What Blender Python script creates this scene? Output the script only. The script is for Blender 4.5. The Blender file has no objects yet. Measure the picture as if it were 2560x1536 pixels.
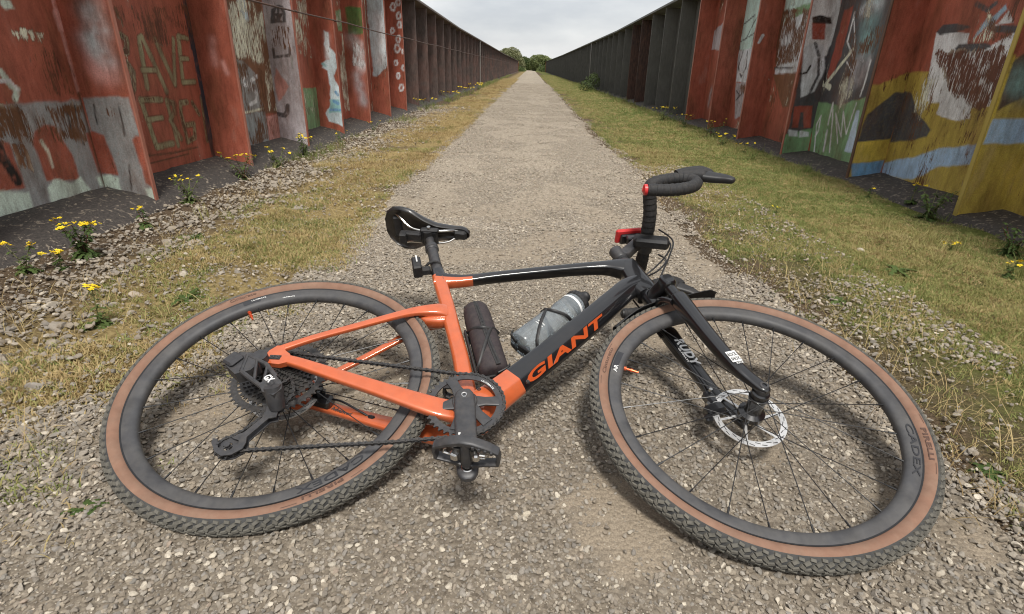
import bpy, math, random
import numpy as np
from mathutils import Matrix, Vector
random.seed(7)
rng = np.random.default_rng(11)
SC = bpy.context.scene
COL = SC.collection

# ------------------------------------------------------------------ camera
CAM_H = 0.784
cam_d = bpy.data.cameras.new('camera')
cam = bpy.data.objects.new('camera', cam_d)
COL.objects.link(cam)
cam_right = Vector((0.999334, 0.031490, 0.018428))
cam_up = Vector((-0.029493, 0.399851, 0.916106))
cam_back = Vector((0.021480, -0.916039, 0.400513))
cm = Matrix.Identity(4)
for i in range(3):
    cm[i][0] = cam_right[i]; cm[i][1] = cam_up[i]; cm[i][2] = cam_back[i]
cm[2][3] = CAM_H
cam.matrix_world = cm
cam_d.sensor_width = 36.0
cam_d.lens = 19.357
cam_d.clip_start = 0.02
cam_d.clip_end = 3000
SC.camera = cam

# ------------------------------------------------------------------ world and sun (bright overcast)
SUN_EL, SUN_AZ = math.radians(62), math.radians(168)   # azimuth measured from +Y towards +X
world = bpy.data.worlds.new('World')
SC.world = world
world.use_nodes = True
wn, wl = world.node_tree.nodes, world.node_tree.links
wn.clear()
w_out = wn.new('ShaderNodeOutputWorld')
w_bg = wn.new('ShaderNodeBackground')
sky = wn.new('ShaderNodeTexSky')
sky.sky_type = 'NISHITA'
sky.sun_disc = False
sky.sun_elevation = SUN_EL
sky.sun_rotation = SUN_AZ
sky.air_density = 1.0; sky.dust_density = 2.0
tc = wn.new('ShaderNodeTexCoord')
mp = wn.new('ShaderNodeMapping'); mp.inputs['Scale'].default_value = (1.0, 1.0, 3.2)
nz = wn.new('ShaderNodeTexNoise'); nz.inputs['Scale'].default_value = 2.6; nz.inputs['Detail'].default_value = 6; nz.inputs['Roughness'].default_value = 0.55
cr = wn.new('ShaderNodeValToRGB')
cr.color_ramp.elements[0].position = 0.36; cr.color_ramp.elements[0].color = (4.25, 4.40, 4.65, 1)
cr.color_ramp.elements[1].position = 0.66; cr.color_ramp.elements[1].color = (6.9, 6.85, 6.7, 1)
mixw = wn.new('ShaderNodeMixRGB'); mixw.inputs['Fac'].default_value = 0.86
wl.new(tc.outputs['Generated'], mp.inputs['Vector']); wl.new(mp.outputs['Vector'], nz.inputs['Vector'])
wl.new(nz.outputs['Fac'], cr.inputs['Fac'])
wl.new(sky.outputs['Color'], mixw.inputs['Color1']); wl.new(cr.outputs['Color'], mixw.inputs['Color2'])
wl.new(mixw.outputs['Color'], w_bg.inputs['Color'])
w_bg.inputs['Strength'].default_value = 0.102
wl.new(w_bg.outputs['Background'], w_out.inputs['Surface'])

sun_d = bpy.data.lights.new('sun', 'SUN')
sun_d.energy = 2.5; sun_d.angle = math.radians(12); sun_d.color = (1.0, 0.96, 0.90)
sun = bpy.data.objects.new('sun', sun_d); COL.objects.link(sun)
sd = Vector((math.sin(SUN_AZ) * math.cos(SUN_EL), math.cos(SUN_AZ) * math.cos(SUN_EL), math.sin(SUN_EL)))
sun.rotation_euler = sd.to_track_quat('Z', 'Y').to_euler()
sun.location = (0, 0, 30)

SC.view_settings.view_transform = 'Standard'
SC.view_settings.look = 'None'
SC.view_settings.gamma = 1.0
SC.view_settings.exposure = 0.6
SC.view_settings.use_curve_mapping = False
SC.cycles.filter_width = 1.1
SC.cycles.max_bounces = 7; SC.cycles.diffuse_bounces = 3; SC.cycles.glossy_bounces = 3; SC.cycles.transmission_bounces = 4

# ------------------------------------------------------------------ helpers
def tag(o, label=None, cat=None, group=None, kind=None):
    if label: o['label'] = label
    if cat: o['category'] = cat
    if group: o['group'] = group
    if kind: o['kind'] = kind
    return o

def empty(name, mat=None):
    o = bpy.data.objects.new(name, None)
    o.empty_display_size = 0.1
    COL.objects.link(o)
    if mat is not None: o.matrix_world = mat
    return o

def link(name, me, mats, parent=None, mat=None):
    o = bpy.data.objects.new(name, me)
    COL.objects.link(o)
    if mats is not None and len(me.materials) == 0:
        for m in (mats if isinstance(mats, (list, tuple)) else [mats]):
            me.materials.append(m)
    if parent is not None: o.parent = parent
    if mat is not None: o.matrix_local = mat
    return o

def V(*a): return Vector(a)

class MB:
    """collects geometry for ONE mesh object"""
    def __init__(s): s.v = []; s.f = []; s.m = []; s.flat = []
    def add(s, vs, fs, mi=0, flat=False):
        b = len(s.v)
        s.v.extend([tuple(p) for p in vs])
        for f in fs:
            s.f.append(tuple(i + b for i in f)); s.m.append(mi); s.flat.append(flat)
    def box(s, c, size, rot=None, mi=0, bev=0.0):
        hx, hy, hz = (q / 2 for q in size)
        if bev > 0:
            ps = []
            b = min(bev, hx * .9, hy * .9, hz * .9)
            for sx in (-1, 1):
                for sy in (-1, 1):
                    for sz in (-1, 1):
                        ps += [(sx * (hx - b), sy * (hy - b), sz * hz), (sx * (hx - b), sy * hy, sz * (hz - b)), (sx * hx, sy * (hy - b), sz * (hz - b))]
            import bmesh
            bm = bmesh.new()
            for p in ps: bm.verts.new(p)
            bmesh.ops.convex_hull(bm, input=bm.verts)
            bm.verts.index_update()
            vs = [v.co.copy() for v in bm.verts]; fs = [[v.index for v in f.verts] for f in bm.faces]
            bm.free()
        else:
            vs = [Vector((x, y, z)) for x in (-hx, hx) for y in (-hy, hy) for z in (-hz, hz)]
            fs = [(0, 1, 3, 2), (4, 6, 7, 5), (0, 4, 5, 1), (2, 3, 7, 6), (0, 2, 6, 4), (1, 5, 7, 3)]
        c = Vector(c)
        vs = [(rot @ v if rot is not None else v) + c for v in vs]
        s.add(vs, fs, mi, True)
    def rings(s, rings, mi=0, cap=True, closed=False, flat=False):
        n = len(rings[0]); vs = [p for r in rings for p in r]; fs = []
        m = len(rings)
        for i in range(m if closed else m - 1):
            a = i * n; b = ((i + 1) % m) * n
            for j in range(n):
                k = (j + 1) % n
                fs.append((a + j, b + j, b + k, a + k))
        s.add(vs, fs, mi, flat)
        if cap and not closed:
            s.add(rings[0], [tuple(range(n))], mi, True)
            s.add(rings[-1], [tuple(reversed(range(n)))], mi, True)
    def tube(s, pts, r, n=10, mi=0, cap=True, closed=False):
        pts = [Vector(p) for p in pts]; m = len(pts)
        rr = r if isinstance(r, (list, tuple)) else [r] * m
        tans = []
        for i in range(m):
            if closed: t = pts[(i + 1) % m] - pts[i - 1]
            else: t = pts[min(i + 1, m - 1)] - pts[max(i - 1, 0)]
            tans.append(t.normalized())
        up = Vector((0, 1, 0)) if abs(tans[0].y) < .9 else Vector((1, 0, 0))
        rings = []
        a = (up - tans[0] * up.dot(tans[0])).normalized()
        for i in range(m):
            a = (a - tans[i] * a.dot(tans[i]))
            a.normalize()
            b = tans[i].cross(a)
            rings.append([pts[i] + (a * math.cos(2 * math.pi * j / n) + b * math.sin(2 * math.pi * j / n)) * rr[i] for j in range(n)])
        s.rings(rings, mi, cap, closed)
    def cyl(s, p, q, r, n=16, mi=0, r2=None):
        s.tube([p, q], [r, r if r2 is None else r2], n, mi)
    def lathe(s, prof, n=64, mi=0, axis='Y', c=(0, 0, 0), closed=True, mis=None):
        """prof: list of (radius, along-axis)"""
        c = Vector(c); k = len(prof); vs = []
        for i in range(n):
            t = 2 * math.pi * i / n; ct, st = math.cos(t), math.sin(t)
            for r, h in prof:
                p = (r * ct, h, r * st) if axis == 'Y' else ((r * ct, r * st, h) if axis == 'Z' else (h, r * ct, r * st))
                vs.append(c + Vector(p))
        segs = k if closed else k - 1
        for j in range(segs):
            j2 = (j + 1) % k
            fs = [(i * k + j, i * k + j2, ((i + 1) % n) * k + j2, ((i + 1) % n) * k + j) for i in range(n)]
            if j == 0: base = len(s.v); s.v.extend([tuple(p) for p in vs])
            for f in fs:
                s.f.append(tuple(x + base for x in f)); s.m.append(mis[j] if mis else mi); s.flat.append(False)
    def prism(s, poly, y0, y1, mi=0, plane='XZ', tf=None):
        """extrude a 2-D polygon; XZ polygon along Y"""
        n = len(poly)
        def mk(a, b, h):
            p = Vector((a, h, b)) if plane == 'XZ' else (Vector((a, b, h)) if plane == 'XY' else Vector((h, a, b)))
            return tf @ p if tf is not None else p
        vs = [mk(a, b, y0) for a, b in poly] + [mk(a, b, y1) for a, b in poly]
        fs = [tuple(range(n)), tuple(reversed(range(n, 2 * n)))]
        fs += [(i, i + n, (i + 1) % n + n, (i + 1) % n) for i in range(n)]
        s.add(vs, fs, mi, True)
    def mesh(s, name, smooth=35):
        me = bpy.data.meshes.new(name)
        me.from_pydata(s.v, [], s.f)
        me.polygons.foreach_set('material_index', s.m)
        import bmesh
        bm = bmesh.new(); bm.from_mesh(me)
        bmesh.ops.remove_doubles(bm, verts=bm.verts, dist=1e-6)
        bmesh.ops.recalc_face_normals(bm, faces=bm.faces)
        if smooth:
            a = math.radians(smooth)
            for f in bm.faces: f.smooth = True
            for e in bm.edges:
                e.smooth = len(e.link_faces) == 2 and e.calc_face_angle(4) < a
        bm.to_mesh(me); bm.free()
        return me
    def build(s, name, mats, parent=None, mat=None, smooth=35):
        return link(name, s.mesh(name, smooth), mats, parent, mat)

def loft(mb, secs, n=24, mi=0, e=2.6, lat=Vector((0, 1, 0)), prof=None, mifun=None, cap=True):
    """secs: (x, y, z, half_lateral, half_height); superellipse section carried along the path"""
    P = [Vector(q[:3]) for q in secs]; rings = []
    for i, q in enumerate(secs):
        t = (P[min(i + 1, len(P) - 1)] - P[max(i - 1, 0)]).normalized()
        a = (lat - t * lat.dot(t)).normalized(); u = t.cross(a)
        if u.z < 0 and abs(t.z) < .999: pass
        ring = []
        if prof:
            for pa, pb in prof: ring.append(P[i] + a * (pa * q[3]) + u * (pb * q[4]))
        else:
            for j in range(n):
                th = 2 * math.pi * j / n; c, s_ = math.cos(th), math.sin(th)
                ring.append(P[i] + a * (q[3] * math.copysign(abs(c) ** (2 / e), c)) + u * (q[4] * math.copysign(abs(s_) ** (2 / e), s_)))
        rings.append(ring)
    b = len(mb.f)
    mb.rings(rings, mi, cap)
    if mifun:
        for k in range(b, len(mb.f)):
            c = sum((Vector(mb.v[i]) for i in mb.f[k]), Vector()) / len(mb.f[k])
            mb.m[k] = mifun(c)
    return rings

def smooth_path(pts, k=6):
    """Catmull-Rom through tuples"""
    P = [np.array(p, float) for p in pts]; out = []
    for i in range(len(P) - 1):
        p0, p1, p2, p3 = P[max(i - 1, 0)], P[i], P[i + 1], P[min(i + 2, len(P) - 1)]
        for j in range(k):
            t = j / k
            out.append(tuple(.5 * ((2 * p1) + (-p0 + p2) * t + (2 * p0 - 5 * p1 + 4 * p2 - p3) * t * t + (-p0 + 3 * p1 - 3 * p2 + p3) * t ** 3)))
    out.append(tuple(P[-1]))
    return out

# ---- numpy value noise
_NT = rng.random((256, 256))
def vnoise(x, y, scale=1.0, seed=0):
    x = np.asarray(x, float) * scale + seed * 17.31; y = np.asarray(y, float) * scale + seed * 9.77
    xi = np.floor(x).astype(int); yi = np.floor(y).astype(int)
    fx = x - xi; fy = y - yi; fx = fx * fx * (3 - 2 * fx); fy = fy * fy * (3 - 2 * fy)
    a = _NT[xi % 256, yi % 256]; b = _NT[(xi + 1) % 256, yi % 256]; c = _NT[xi % 256, (yi + 1) % 256]; d = _NT[(xi + 1) % 256, (yi + 1) % 256]
    return (a * (1 - fx) + b * fx) * (1 - fy) + (c * (1 - fx) + d * fx) * fy
def fbm(x, y, scale=1.0, oct=4, seed=0):
    s = 0; a = .5; t = 0
    for o in range(oct):
        s = s + a * vnoise(x, y, scale * 2 ** o, seed + o); t += a; a *= .5
    return s / t

# ------------------------------------------------------------------ materials
def principled(name):
    m = bpy.data.materials.new(name); m.use_nodes = True
    nt = m.node_tree
    return m, nt, nt.nodes['Principled BSDF']

def node(nt, typ, **kw):
    n = nt.nodes.new(typ)
    for k, v in kw.items():
        if k in n.inputs: n.inputs[k].default_value = v
        else: setattr(n, k, v)
    return n

def ramp(nt, fac, stops):
    r = nt.nodes.new('ShaderNodeValToRGB')
    el = r.color_ramp.elements
    while len(el) > 1: el.remove(el[-1])
    el[0].position = stops[0][0]; el[0].color = (*stops[0][1], 1)
    for p, c in stops[1:]:
        e = el.new(p); e.color = (*c, 1)
    nt.links.new(fac, r.inputs['Fac'])
    return r

def simple(name, col, rough=.5, metal=0, coat=0, var=.12, scale=60, bump=0, bscale=400, dirt=0, dirtcol=(.16, .13, .10)):
    """plain paint / plastic / metal with slight tone variation, optional dust and bump"""
    m, nt, b = principled(name)
    L = nt.links
    t = node(nt, 'ShaderNodeTexCoord')
    nzn = node(nt, 'ShaderNodeTexNoise', Scale=scale, Detail=4.0)
    L.new(t.outputs['Object'], nzn.inputs['Vector'])
    r = ramp(nt, nzn.outputs['Fac'], [(.3, tuple(c * (1 - var) for c in col)), (.7, tuple(min(1, c * (1 + var)) for c in col))])
    out = r.outputs['Color']
    if dirt > 0:
        n2 = node(nt, 'ShaderNodeTexNoise', Scale=scale * .6, Detail=8.0, Roughness=.7)
        L.new(t.outputs['Object'], n2.inputs['Vector'])
        r2 = ramp(nt, n2.outputs['Fac'], [(.5 - .25 * dirt, (0, 0, 0)), (.75, (dirt, dirt, dirt))])
        mx = nt.nodes.new('ShaderNodeMixRGB'); L.new(r2.outputs['Color'], mx.inputs['Fac']); L.new(out, mx.inputs['Color1'])
        mx.inputs['Color2'].default_value = (*dirtcol, 1); out = mx.outputs['Color']
        rr = nt.nodes.new('ShaderNodeMapRange'); L.new(r2.outputs['Color'], rr.inputs['Value'])
        rr.inputs['To Min'].default_value = rough; rr.inputs['To Max'].default_value = min(1, rough + .4)
        L.new(rr.outputs['Result'], b.inputs['Roughness'])
    L.new(out, b.inputs['Base Color'])
    b.inputs['Roughness'].default_value = rough; b.inputs['Metallic'].default_value = metal
    b.inputs['Coat Weight'].default_value = coat; b.inputs['Coat Roughness'].default_value = .045
    if bump > 0:
        n3 = node(nt, 'ShaderNodeTexNoise', Scale=bscale, Detail=3.0)
        L.new(t.outputs['Object'], n3.inputs['Vector'])
        bp = node(nt, 'ShaderNodeBump', Strength=bump, Distance=.001)
        L.new(n3.outputs['Fac'], bp.inputs['Height']); L.new(bp.outputs['Normal'], b.inputs['Normal'])
    return m

M_orange = simple('orange_paint', (.57, .118, .036), .34, .15, 1.0, .08, 40, dirt=.2, dirtcol=(.34, .17, .10))
M_orange2 = simple('orange_decal', (.50, .080, .018), .35, 0, .3, .05)
M_black = simple('black_gloss_paint', (.006, .006, .007), .30, 0, .8, .1, 30, dirt=.04)
M_satin = simple('black_satin', (.042, .042, .045), .46, 0, 0, .2, 80, dirt=.2)
M_plastic = simple('black_plastic', (.018, .018, .019), .5, 0, 0, .2, 90, dirt=.15)
M_matte = simple('black_rubber_tape', (.020, .020, .021), .72, 0, 0, .3, 200, bump=.35, bscale=900, dirt=.2)
M_steel = simple('steel', (.62, .61, .59), .25, 1.0, 0, .12, 120)
M_dsteel = simple('dark_steel', (.075, .074, .074), .42, .7, 0, .3, 150, dirt=.35)
M_rim = simple('carbon_rim', (.052, .052, .055), .55, 0, 0, .22, 30, dirt=.42, dirtcol=(.16, .15, .135))
M_rimdark = simple('rim_decal', (.022, .022, .025), .3, 0, .4, .1)
M_tan = simple('tan_sidewall', (.215, .116, .076), .8, 0, 0, .13, 40, bump=.2, bscale=600, dirt=.4, dirtcol=(.31, .225, .165))
M_tyre = simple('black_tyre', (.035, .036, .037), .8, 0, 0, .2, 60, dirt=.45, dirtcol=(.13, .125, .105))
M_knob = simple('dusty_tread', (.105, .100, .086), .88, 0, 0, .3, 70, bump=.4, bscale=500, dirt=.6, dirtcol=(.20, .185, .15))
M_print = simple('dark_print', (.10, .055, .04), .8)
M_white = simple('white_decal', (.75, .75, .73), .45, 0, 0, .04)
M_red = simple('red_plastic', (.62, .035, .035), .35, 0, .3, .08)
M_case = simple('tool_case_fabric', (.030, .022, .024), .75, 0, 0, .2, 120, bump=.3, bscale=500, dirt=.2)
M_rotor = simple('rotor_steel', (.80, .79, .77), .33, .75, 0, .05, 200)
M_anod = simple('orange_anodised', (.75, .13, .05), .3, .6, 0, .05)
M_cable = simple('cable_black', (.015, .015, .016), .35)

# ------------------------------------------------------------------ lettering meshes (made first, while the scene is still empty)
def _text(body, bold=0.):
    cu = bpy.data.curves.new('lettering', 'FONT'); cu.body = body; cu.offset = bold; cu.space_character = 1 + bold * 2; cu.resolution_u = 3; cu.extrude = .01
    ob = bpy.data.objects.new('lettering', cu); COL.objects.link(ob)
    dg = bpy.context.evaluated_depsgraph_get()
    me = bpy.data.meshes.new_from_object(ob.evaluated_get(dg))
    bpy.data.objects.remove(ob); bpy.data.curves.remove(cu)
    co = np.array([v.co for v in me.vertices]); fs = [tuple(p.vertices) for p in me.polygons]
    bpy.data.meshes.remove(me)
    co[:, 0] -= co[:, 0].min(); co[:, 1] -= co[:, 1].min()
    co[:, 0] /= co[:, 0].max(); co[:, 1] /= co[:, 1].max(); co[:, 2] = (co[:, 2] > 0)
    return co, fs
TXT = {t: _text(t, .035 if t in ('GIANT', 'RUDY', 'GX', 'PIRELLI') else .012) for t in ('GIANT', 'RUDY', 'ROCK', 'SHOX', 'GX', 'PIRELLI', 'Cinturato', 'CADEX', 'Advanced', 'ULTIMATE', 'AR', 'XPLR')}

def lettering(parent, text, fn, mat, name='lettering'):
    """fn maps (u 0..1 along, v 0..1 up, w 0/1 depth) to a local point"""
    co, fs = TXT[text]
    me = bpy.data.meshes.new(name)
    me.from_pydata([tuple(fn(*c)) for c in co], [], fs)
    return link(name, me, mat, parent)
def flat_text(o, ux, uy, w, h, shear=0., depth=.0006):
    o, ux, uy = Vector(o), Vector(ux).normalized(), Vector(uy).normalized(); n = ux.cross(uy)
    return lambda u, v, d: o + ux * (u * w + v * shear * h) + uy * (v * h) + n * (depth * d)
def ring_text(r0, h, a0, w, lat0, lat1):
    """bent clockwise round a wheel seen from its right side, tops outward; lat0/lat1 = side offset at foot and top of the letters"""
    def fn(u, v, d):
        a = a0 - u * w / (r0 + h / 2); r = r0 + v * h
        return Vector((r * math.cos(a), -(lat0 + (lat1 - lat0) * v + .0004 + .0005 * d), r * math.sin(a)))
    return fn

# graffiti: each entry is (kind, colour, outline in wall metres, softness / width / amount)
PAINT = {
 'lw0': [('p','gray',[(2.45,0.57),(2.74,0.58),(3.1,0.58),(3.12,0.09),(2.41,0.09),(2.26,0.1)],0.02),('r','rust',[(2.46,0.59),(3.12,0.58),(3.08,0.35),(2.45,0.4)],0.5),('p','red',[(2.72,0.21),(2.71,0.39),(2.74,0.45),(2.81,0.48),(2.87,0.46),(2.89,0.4),(2.93,0.31),(2.93,0.18)],0.01),('p','red',[(2.48,0.46),(2.58,0.41),(2.59,0.2),(2.38,0.22)],0.01),('p','red',[(3.06,0.41),(3.11,0.41),(3.14,0.38),(3.14,0.17),(3.07,0.19)],0.01),('p','mint',[(2.31,0.23),(2.5,0.21),(2.6,0.18),(2.6,0.1),(2.26,0.1)],0.015),('p','mint',[(2.71,0.18),(2.76,0.21),(2.8,0.2),(2.87,0.17),(2.94,0.19),(2.96,0.14),(3.0,0.11),(2.71,0.1)],0.015),('p','mint',[(3.05,0.17),(3.13,0.18),(3.12,0.09),(3.06,0.12)],0.02),('r','cream',[(2.78,0.9),(2.84,0.93),(2.91,0.92),(2.97,0.89),(2.95,0.84),(2.87,0.83),(2.78,0.86)],0.75),('r','cream',[(2.9,0.72),(2.94,0.73),(2.95,0.67),(3.01,0.66),(3.02,0.64),(2.94,0.62),(2.91,0.66)],0.55),('s','cream',[(2.76,0.4),(2.78,0.35),(2.78,0.27)],0.018),('s','mint',[(2.66,0.72),(2.69,0.66),(2.72,0.64),(2.69,0.6)],0.03),('s','white',[(2.64,0.68),(2.69,0.68),(2.72,0.64)],0.015),('s','black',[(2.52,0.42),(2.53,0.34),(2.56,0.24)],0.05),('s','pink',[(3.09,1.05),(3.09,0.98),(3.09,0.89),(3.09,0.77),(3.09,0.62)],0.022),('s','pink',[(3.09,0.99),(3.09,0.92)],0.045),('s','brown',[(3.09,0.61),(3.09,0.4),(3.09,0.1)],0.012),('p','mint',[(2.78,1.02),(2.83,1.02),(2.84,0.99),(2.79,0.98),(2.77,1.0)],0.01),('r','cream',[(2.86,1.03),(3.1,1.05),(3.11,0.91),(2.96,0.93)],0.2),('r','rustd',[(2.84,0.86),(3.17,0.8),(3.13,0.59),(2.75,0.58)],0.38),('r','rustb',[(2.58,0.42),(2.67,0.39),(2.65,0.28),(2.58,0.3)],0.5),('s','black',[(2.98,0.56),(2.97,0.43)],0.012),('s','black',[(3.04,0.55),(3.01,0.4),(3.03,0.35)],0.012)],
 'lp0': [('p','gray',[(-2.44,0.58),(-2.29,0.59),(-2.16,0.6),(-2.15,0.14),(-2.14,-0.03),(-2.43,0.09)],0.015),('r','rust',[(-2.43,0.58),(-2.16,0.6),(-2.16,0.47),(-2.43,0.47)],0.3),('p','red',[(-2.45,0.41),(-2.41,0.41),(-2.36,0.39),(-2.33,0.17),(-2.45,0.18)],0.01),('p','red',[(-2.2,0.37),(-2.18,0.39),(-2.15,0.39),(-2.15,0.1),(-2.19,0.13)],0.012),('p','mint',[(-2.46,0.17),(-2.39,0.18),(-2.33,0.16),(-2.34,0.08),(-2.42,0.1)],0.02),('p','mint',[(-2.21,0.11),(-2.15,0.11),(-2.15,-0.03),(-2.2,0.03)],0.025),('b','ltblue',[(-2.25,1.01),(-2.24,0.93),(-2.28,0.87),(-2.25,0.77)],0.07),('r','rust',[(-2.28,1.03),(-2.17,1.03),(-2.18,0.92),(-2.3,0.94)],0.45),('b','pink',[(-2.3,0.72),(-2.23,0.7)],0.06),('r','cream',[(-2.28,1.01),(-2.17,1.01),(-2.22,0.77),(-2.3,0.79)],0.3),('s','black',[(-2.37,0.55),(-2.38,0.45)],0.008),('s','black',[(-2.23,0.56),(-2.24,0.39)],0.008),('s','black',[(-2.26,0.23),(-2.28,0.09)],0.008)],
 'lw1': [('r','rust',[(3.51,1.06),(4.08,1.13),(4.06,0.98),(3.55,0.93)],0.65),('s','green2',[(3.54,0.91),(3.58,0.89),(3.56,0.82),(3.52,0.82)],0.037),('s','green2',[(3.53,0.76),(3.57,0.71),(3.54,0.62),(3.5,0.64)],0.037),('s','green2',[(3.67,0.62),(3.7,0.9),(3.73,0.91),(3.86,0.59)],0.037),('s','green2',[(3.66,0.72),(3.79,0.72)],0.03),('s','green2',[(3.86,0.9),(3.97,0.63)],0.037),('s','green2',[(3.97,0.63),(4.06,0.91)],0.03),('s','green2',[(4.12,0.92),(4.07,0.64)],0.037),('s','green2',[(4.13,0.93),(4.23,0.92)],0.03),('s','green2',[(4.1,0.79),(4.19,0.79)],0.026),('s','green2',[(4.07,0.64),(4.22,0.64)],0.03),('s','green2',[(3.58,0.55),(3.63,0.26)],0.037),('s','green2',[(3.59,0.55),(3.79,0.54)],0.03),('s','green2',[(3.61,0.43),(3.75,0.43)],0.03),('s','green2',[(3.63,0.26),(3.81,0.26)],0.037),('s','green2',[(3.84,0.53),(3.86,0.24)],0.033),('s','green2',[(3.84,0.53),(3.91,0.51),(3.89,0.45),(3.83,0.41),(3.91,0.28)],0.03),('s','green2',[(4.07,0.51),(3.99,0.51),(3.97,0.45),(3.98,0.25),(4.08,0.27),(4.1,0.36),(4.01,0.36)],0.03),('s','green2',[(4.13,0.5),(4.19,0.42)],0.03),('s','green2',[(4.26,0.53),(4.23,0.23)],0.03),('r','rust',[(3.56,0.55),(3.84,0.55),(3.89,0.22),(3.6,0.25)],0.12),('r','cream',[(3.67,0.91),(4.33,0.94),(4.21,0.58),(3.58,0.6)],0.13),('s','brown',[(3.52,0.22),(3.79,0.2),(4.09,0.2)],0.014),('s','brown',[(3.52,0.17),(3.96,0.17)],0.012),('s','navy',[(4.28,1.18),(4.29,1.07)],0.045),('s','navy',[(4.29,1.07),(4.29,0.98),(4.29,0.87)],0.075),('s','navy',[(4.29,0.87),(4.29,0.7),(4.29,0.53)],0.06),('s','navy',[(4.29,0.53),(4.29,0.4),(4.27,0.25)],0.075),('s','navy',[(4.27,0.25),(4.27,0.09)],0.045),('r','rustd',[(3.6,1.06),(4.34,1.17),(4.39,0.88),(3.96,0.85),(3.58,0.91)],0.36),('r','cream',[(3.96,0.74),(4.31,0.74),(4.26,0.54),(3.91,0.55)],0.2)],
 'lp1': [('b','pink',[(-2.29,0.92),(-2.3,0.76)],0.03),('b','pink',[(-2.24,0.77),(-2.22,0.7)],0.02)],
 'lw2': [('p','rustb',[(4.83,1.23),(5.64,1.32),(5.57,0.32),(4.84,0.38)],0.02),('r','cream',[(4.89,1.24),(5.64,1.32),(5.54,0.32),(4.8,0.38)],0.55),('p','ltblue',[(5.06,1.24),(5.21,1.26),(5.21,1.1),(5.12,1.06),(5.09,1.14)],0.03),('p','gray',[(4.86,0.8),(4.98,0.79),(5.18,0.69),(5.24,0.41),(4.86,0.37)],0.03),('s','white',[(4.95,0.65),(4.94,0.6),(5.01,0.59),(5.02,0.66),(4.95,0.65)],0.03),('s','white',[(5.21,0.66),(5.09,0.63),(5.07,0.57),(5.15,0.52),(5.12,0.46),(5.0,0.44)],0.035),('p','pink',[(5.26,0.32),(5.54,0.33),(5.55,0.07),(5.27,0.08)],0.02),('r','red',[(5.26,0.32),(5.54,0.33),(5.55,0.07),(5.27,0.08)],0.4),('p','gray2',[(4.88,0.37),(5.26,0.37),(5.26,0.1),(4.88,0.09)],0.01),('r','rust',[(4.85,0.81),(5.39,0.74),(5.27,0.09),(4.87,0.1)],0.42),('s','cream',[(4.88,0.38),(5.23,0.39)],0.02)],
 'lp2': [('p','lilac',[(-2.41,1.3),(-2.16,1.31),(-2.15,-0.02),(-2.44,0.03)],0.005),('p','dkgray',[(-2.36,1.1),(-2.34,1.21),(-2.28,1.25),(-2.23,1.24),(-2.21,1.18),(-2.22,1.11)],0.01),('p','lilac',[(-2.31,1.18),(-2.28,1.24),(-2.29,1.18)],0.006),('p','lilac',[(-2.27,1.18),(-2.26,1.23),(-2.24,1.18)],0.006),('p','lilac',[(-2.31,1.16),(-2.3,1.16),(-2.3,1.12)],0.006),('p','lilac',[(-2.27,1.13),(-2.24,1.17),(-2.25,1.12)],0.006),('r','rust',[(-2.38,1.09),(-2.17,1.1),(-2.17,0.84),(-2.39,0.88)],0.33),('s','dkgray',[(-2.37,0.89),(-2.37,0.82),(-2.22,0.84),(-2.22,0.9)],0.025),('s','gray',[(-2.21,0.83),(-2.21,0.73)],0.02),('p','pink2',[(-2.37,0.73),(-2.27,0.57),(-2.32,0.5),(-2.39,0.43),(-2.41,0.57)],0.03),('s','dkgray',[(-2.41,0.32),(-2.35,0.31),(-2.32,0.34),(-2.31,0.4)],0.04)],
 'lw3': [('r','rust',[(6.17,1.37),(6.84,1.44),(6.79,0.52),(6.19,0.54)],0.5),('r','cream',[(6.17,1.37),(6.84,1.44),(6.79,0.52),(6.19,0.54)],0.22),('p','green',[(6.23,0.53),(6.75,0.52),(6.77,0.06),(6.25,0.09)],0.01),('r','cream',[(6.28,0.51),(6.55,0.5),(6.61,0.32),(6.29,0.34)],0.4),('s','black',[(6.51,0.38),(6.49,0.09)],0.01),('r','cream',[(6.2,1.37),(6.84,1.44),(6.85,0.82),(6.22,0.81)],0.42)],
 'lp3': [('p','ltblue',[(-2.26,1.1),(-2.21,1.09),(-2.22,0.94),(-2.16,0.87),(-2.15,0.75),(-2.2,0.65),(-2.14,0.45),(-2.12,0.2),(-2.16,0.11),(-2.24,0.14),(-2.31,0.16),(-2.34,0.25),(-2.29,0.32),(-2.26,0.48),(-2.27,0.7),(-2.33,0.73),(-2.31,0.79),(-2.24,0.82),(-2.27,0.96)],0.02),('p','teal',[(-2.28,0.41),(-2.17,0.4),(-2.14,0.26),(-2.3,0.26)],0.03),('r','cream',[(-2.22,0.84),(-2.11,0.85),(-2.1,0.45),(-2.19,0.58)],0.4),('r','rust',[(-2.28,0.98),(-2.17,0.99),(-2.17,0.87),(-2.28,0.87)],0.5),('b','white',[(-2.24,1.06),(-2.25,0.84)],0.03),('s','teal',[(-2.32,0.77),(-2.28,0.75)],0.03),('s','blue2',[(-2.23,0.38),(-2.19,0.36)],0.035),('s','blue2',[(-2.28,0.29),(-2.17,0.29)],0.03),('s','blue2',[(-2.2,0.48),(-2.18,0.45)],0.03)],
 'lw4': [('r','cream',[(7.58,1.5),(8.17,1.56),(8.02,0.11),(7.55,0.15)],0.38),('p','green',[(7.58,1.37),(7.98,1.43),(8.02,1.16),(7.61,1.16)],0.02),('r','rust',[(7.51,1.16),(8.11,1.19),(7.97,0.11),(7.55,0.15)],0.4),('r','cream',[(7.5,1.12),(8.04,1.15),(8.01,0.23),(7.55,0.15)],0.44)],
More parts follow.
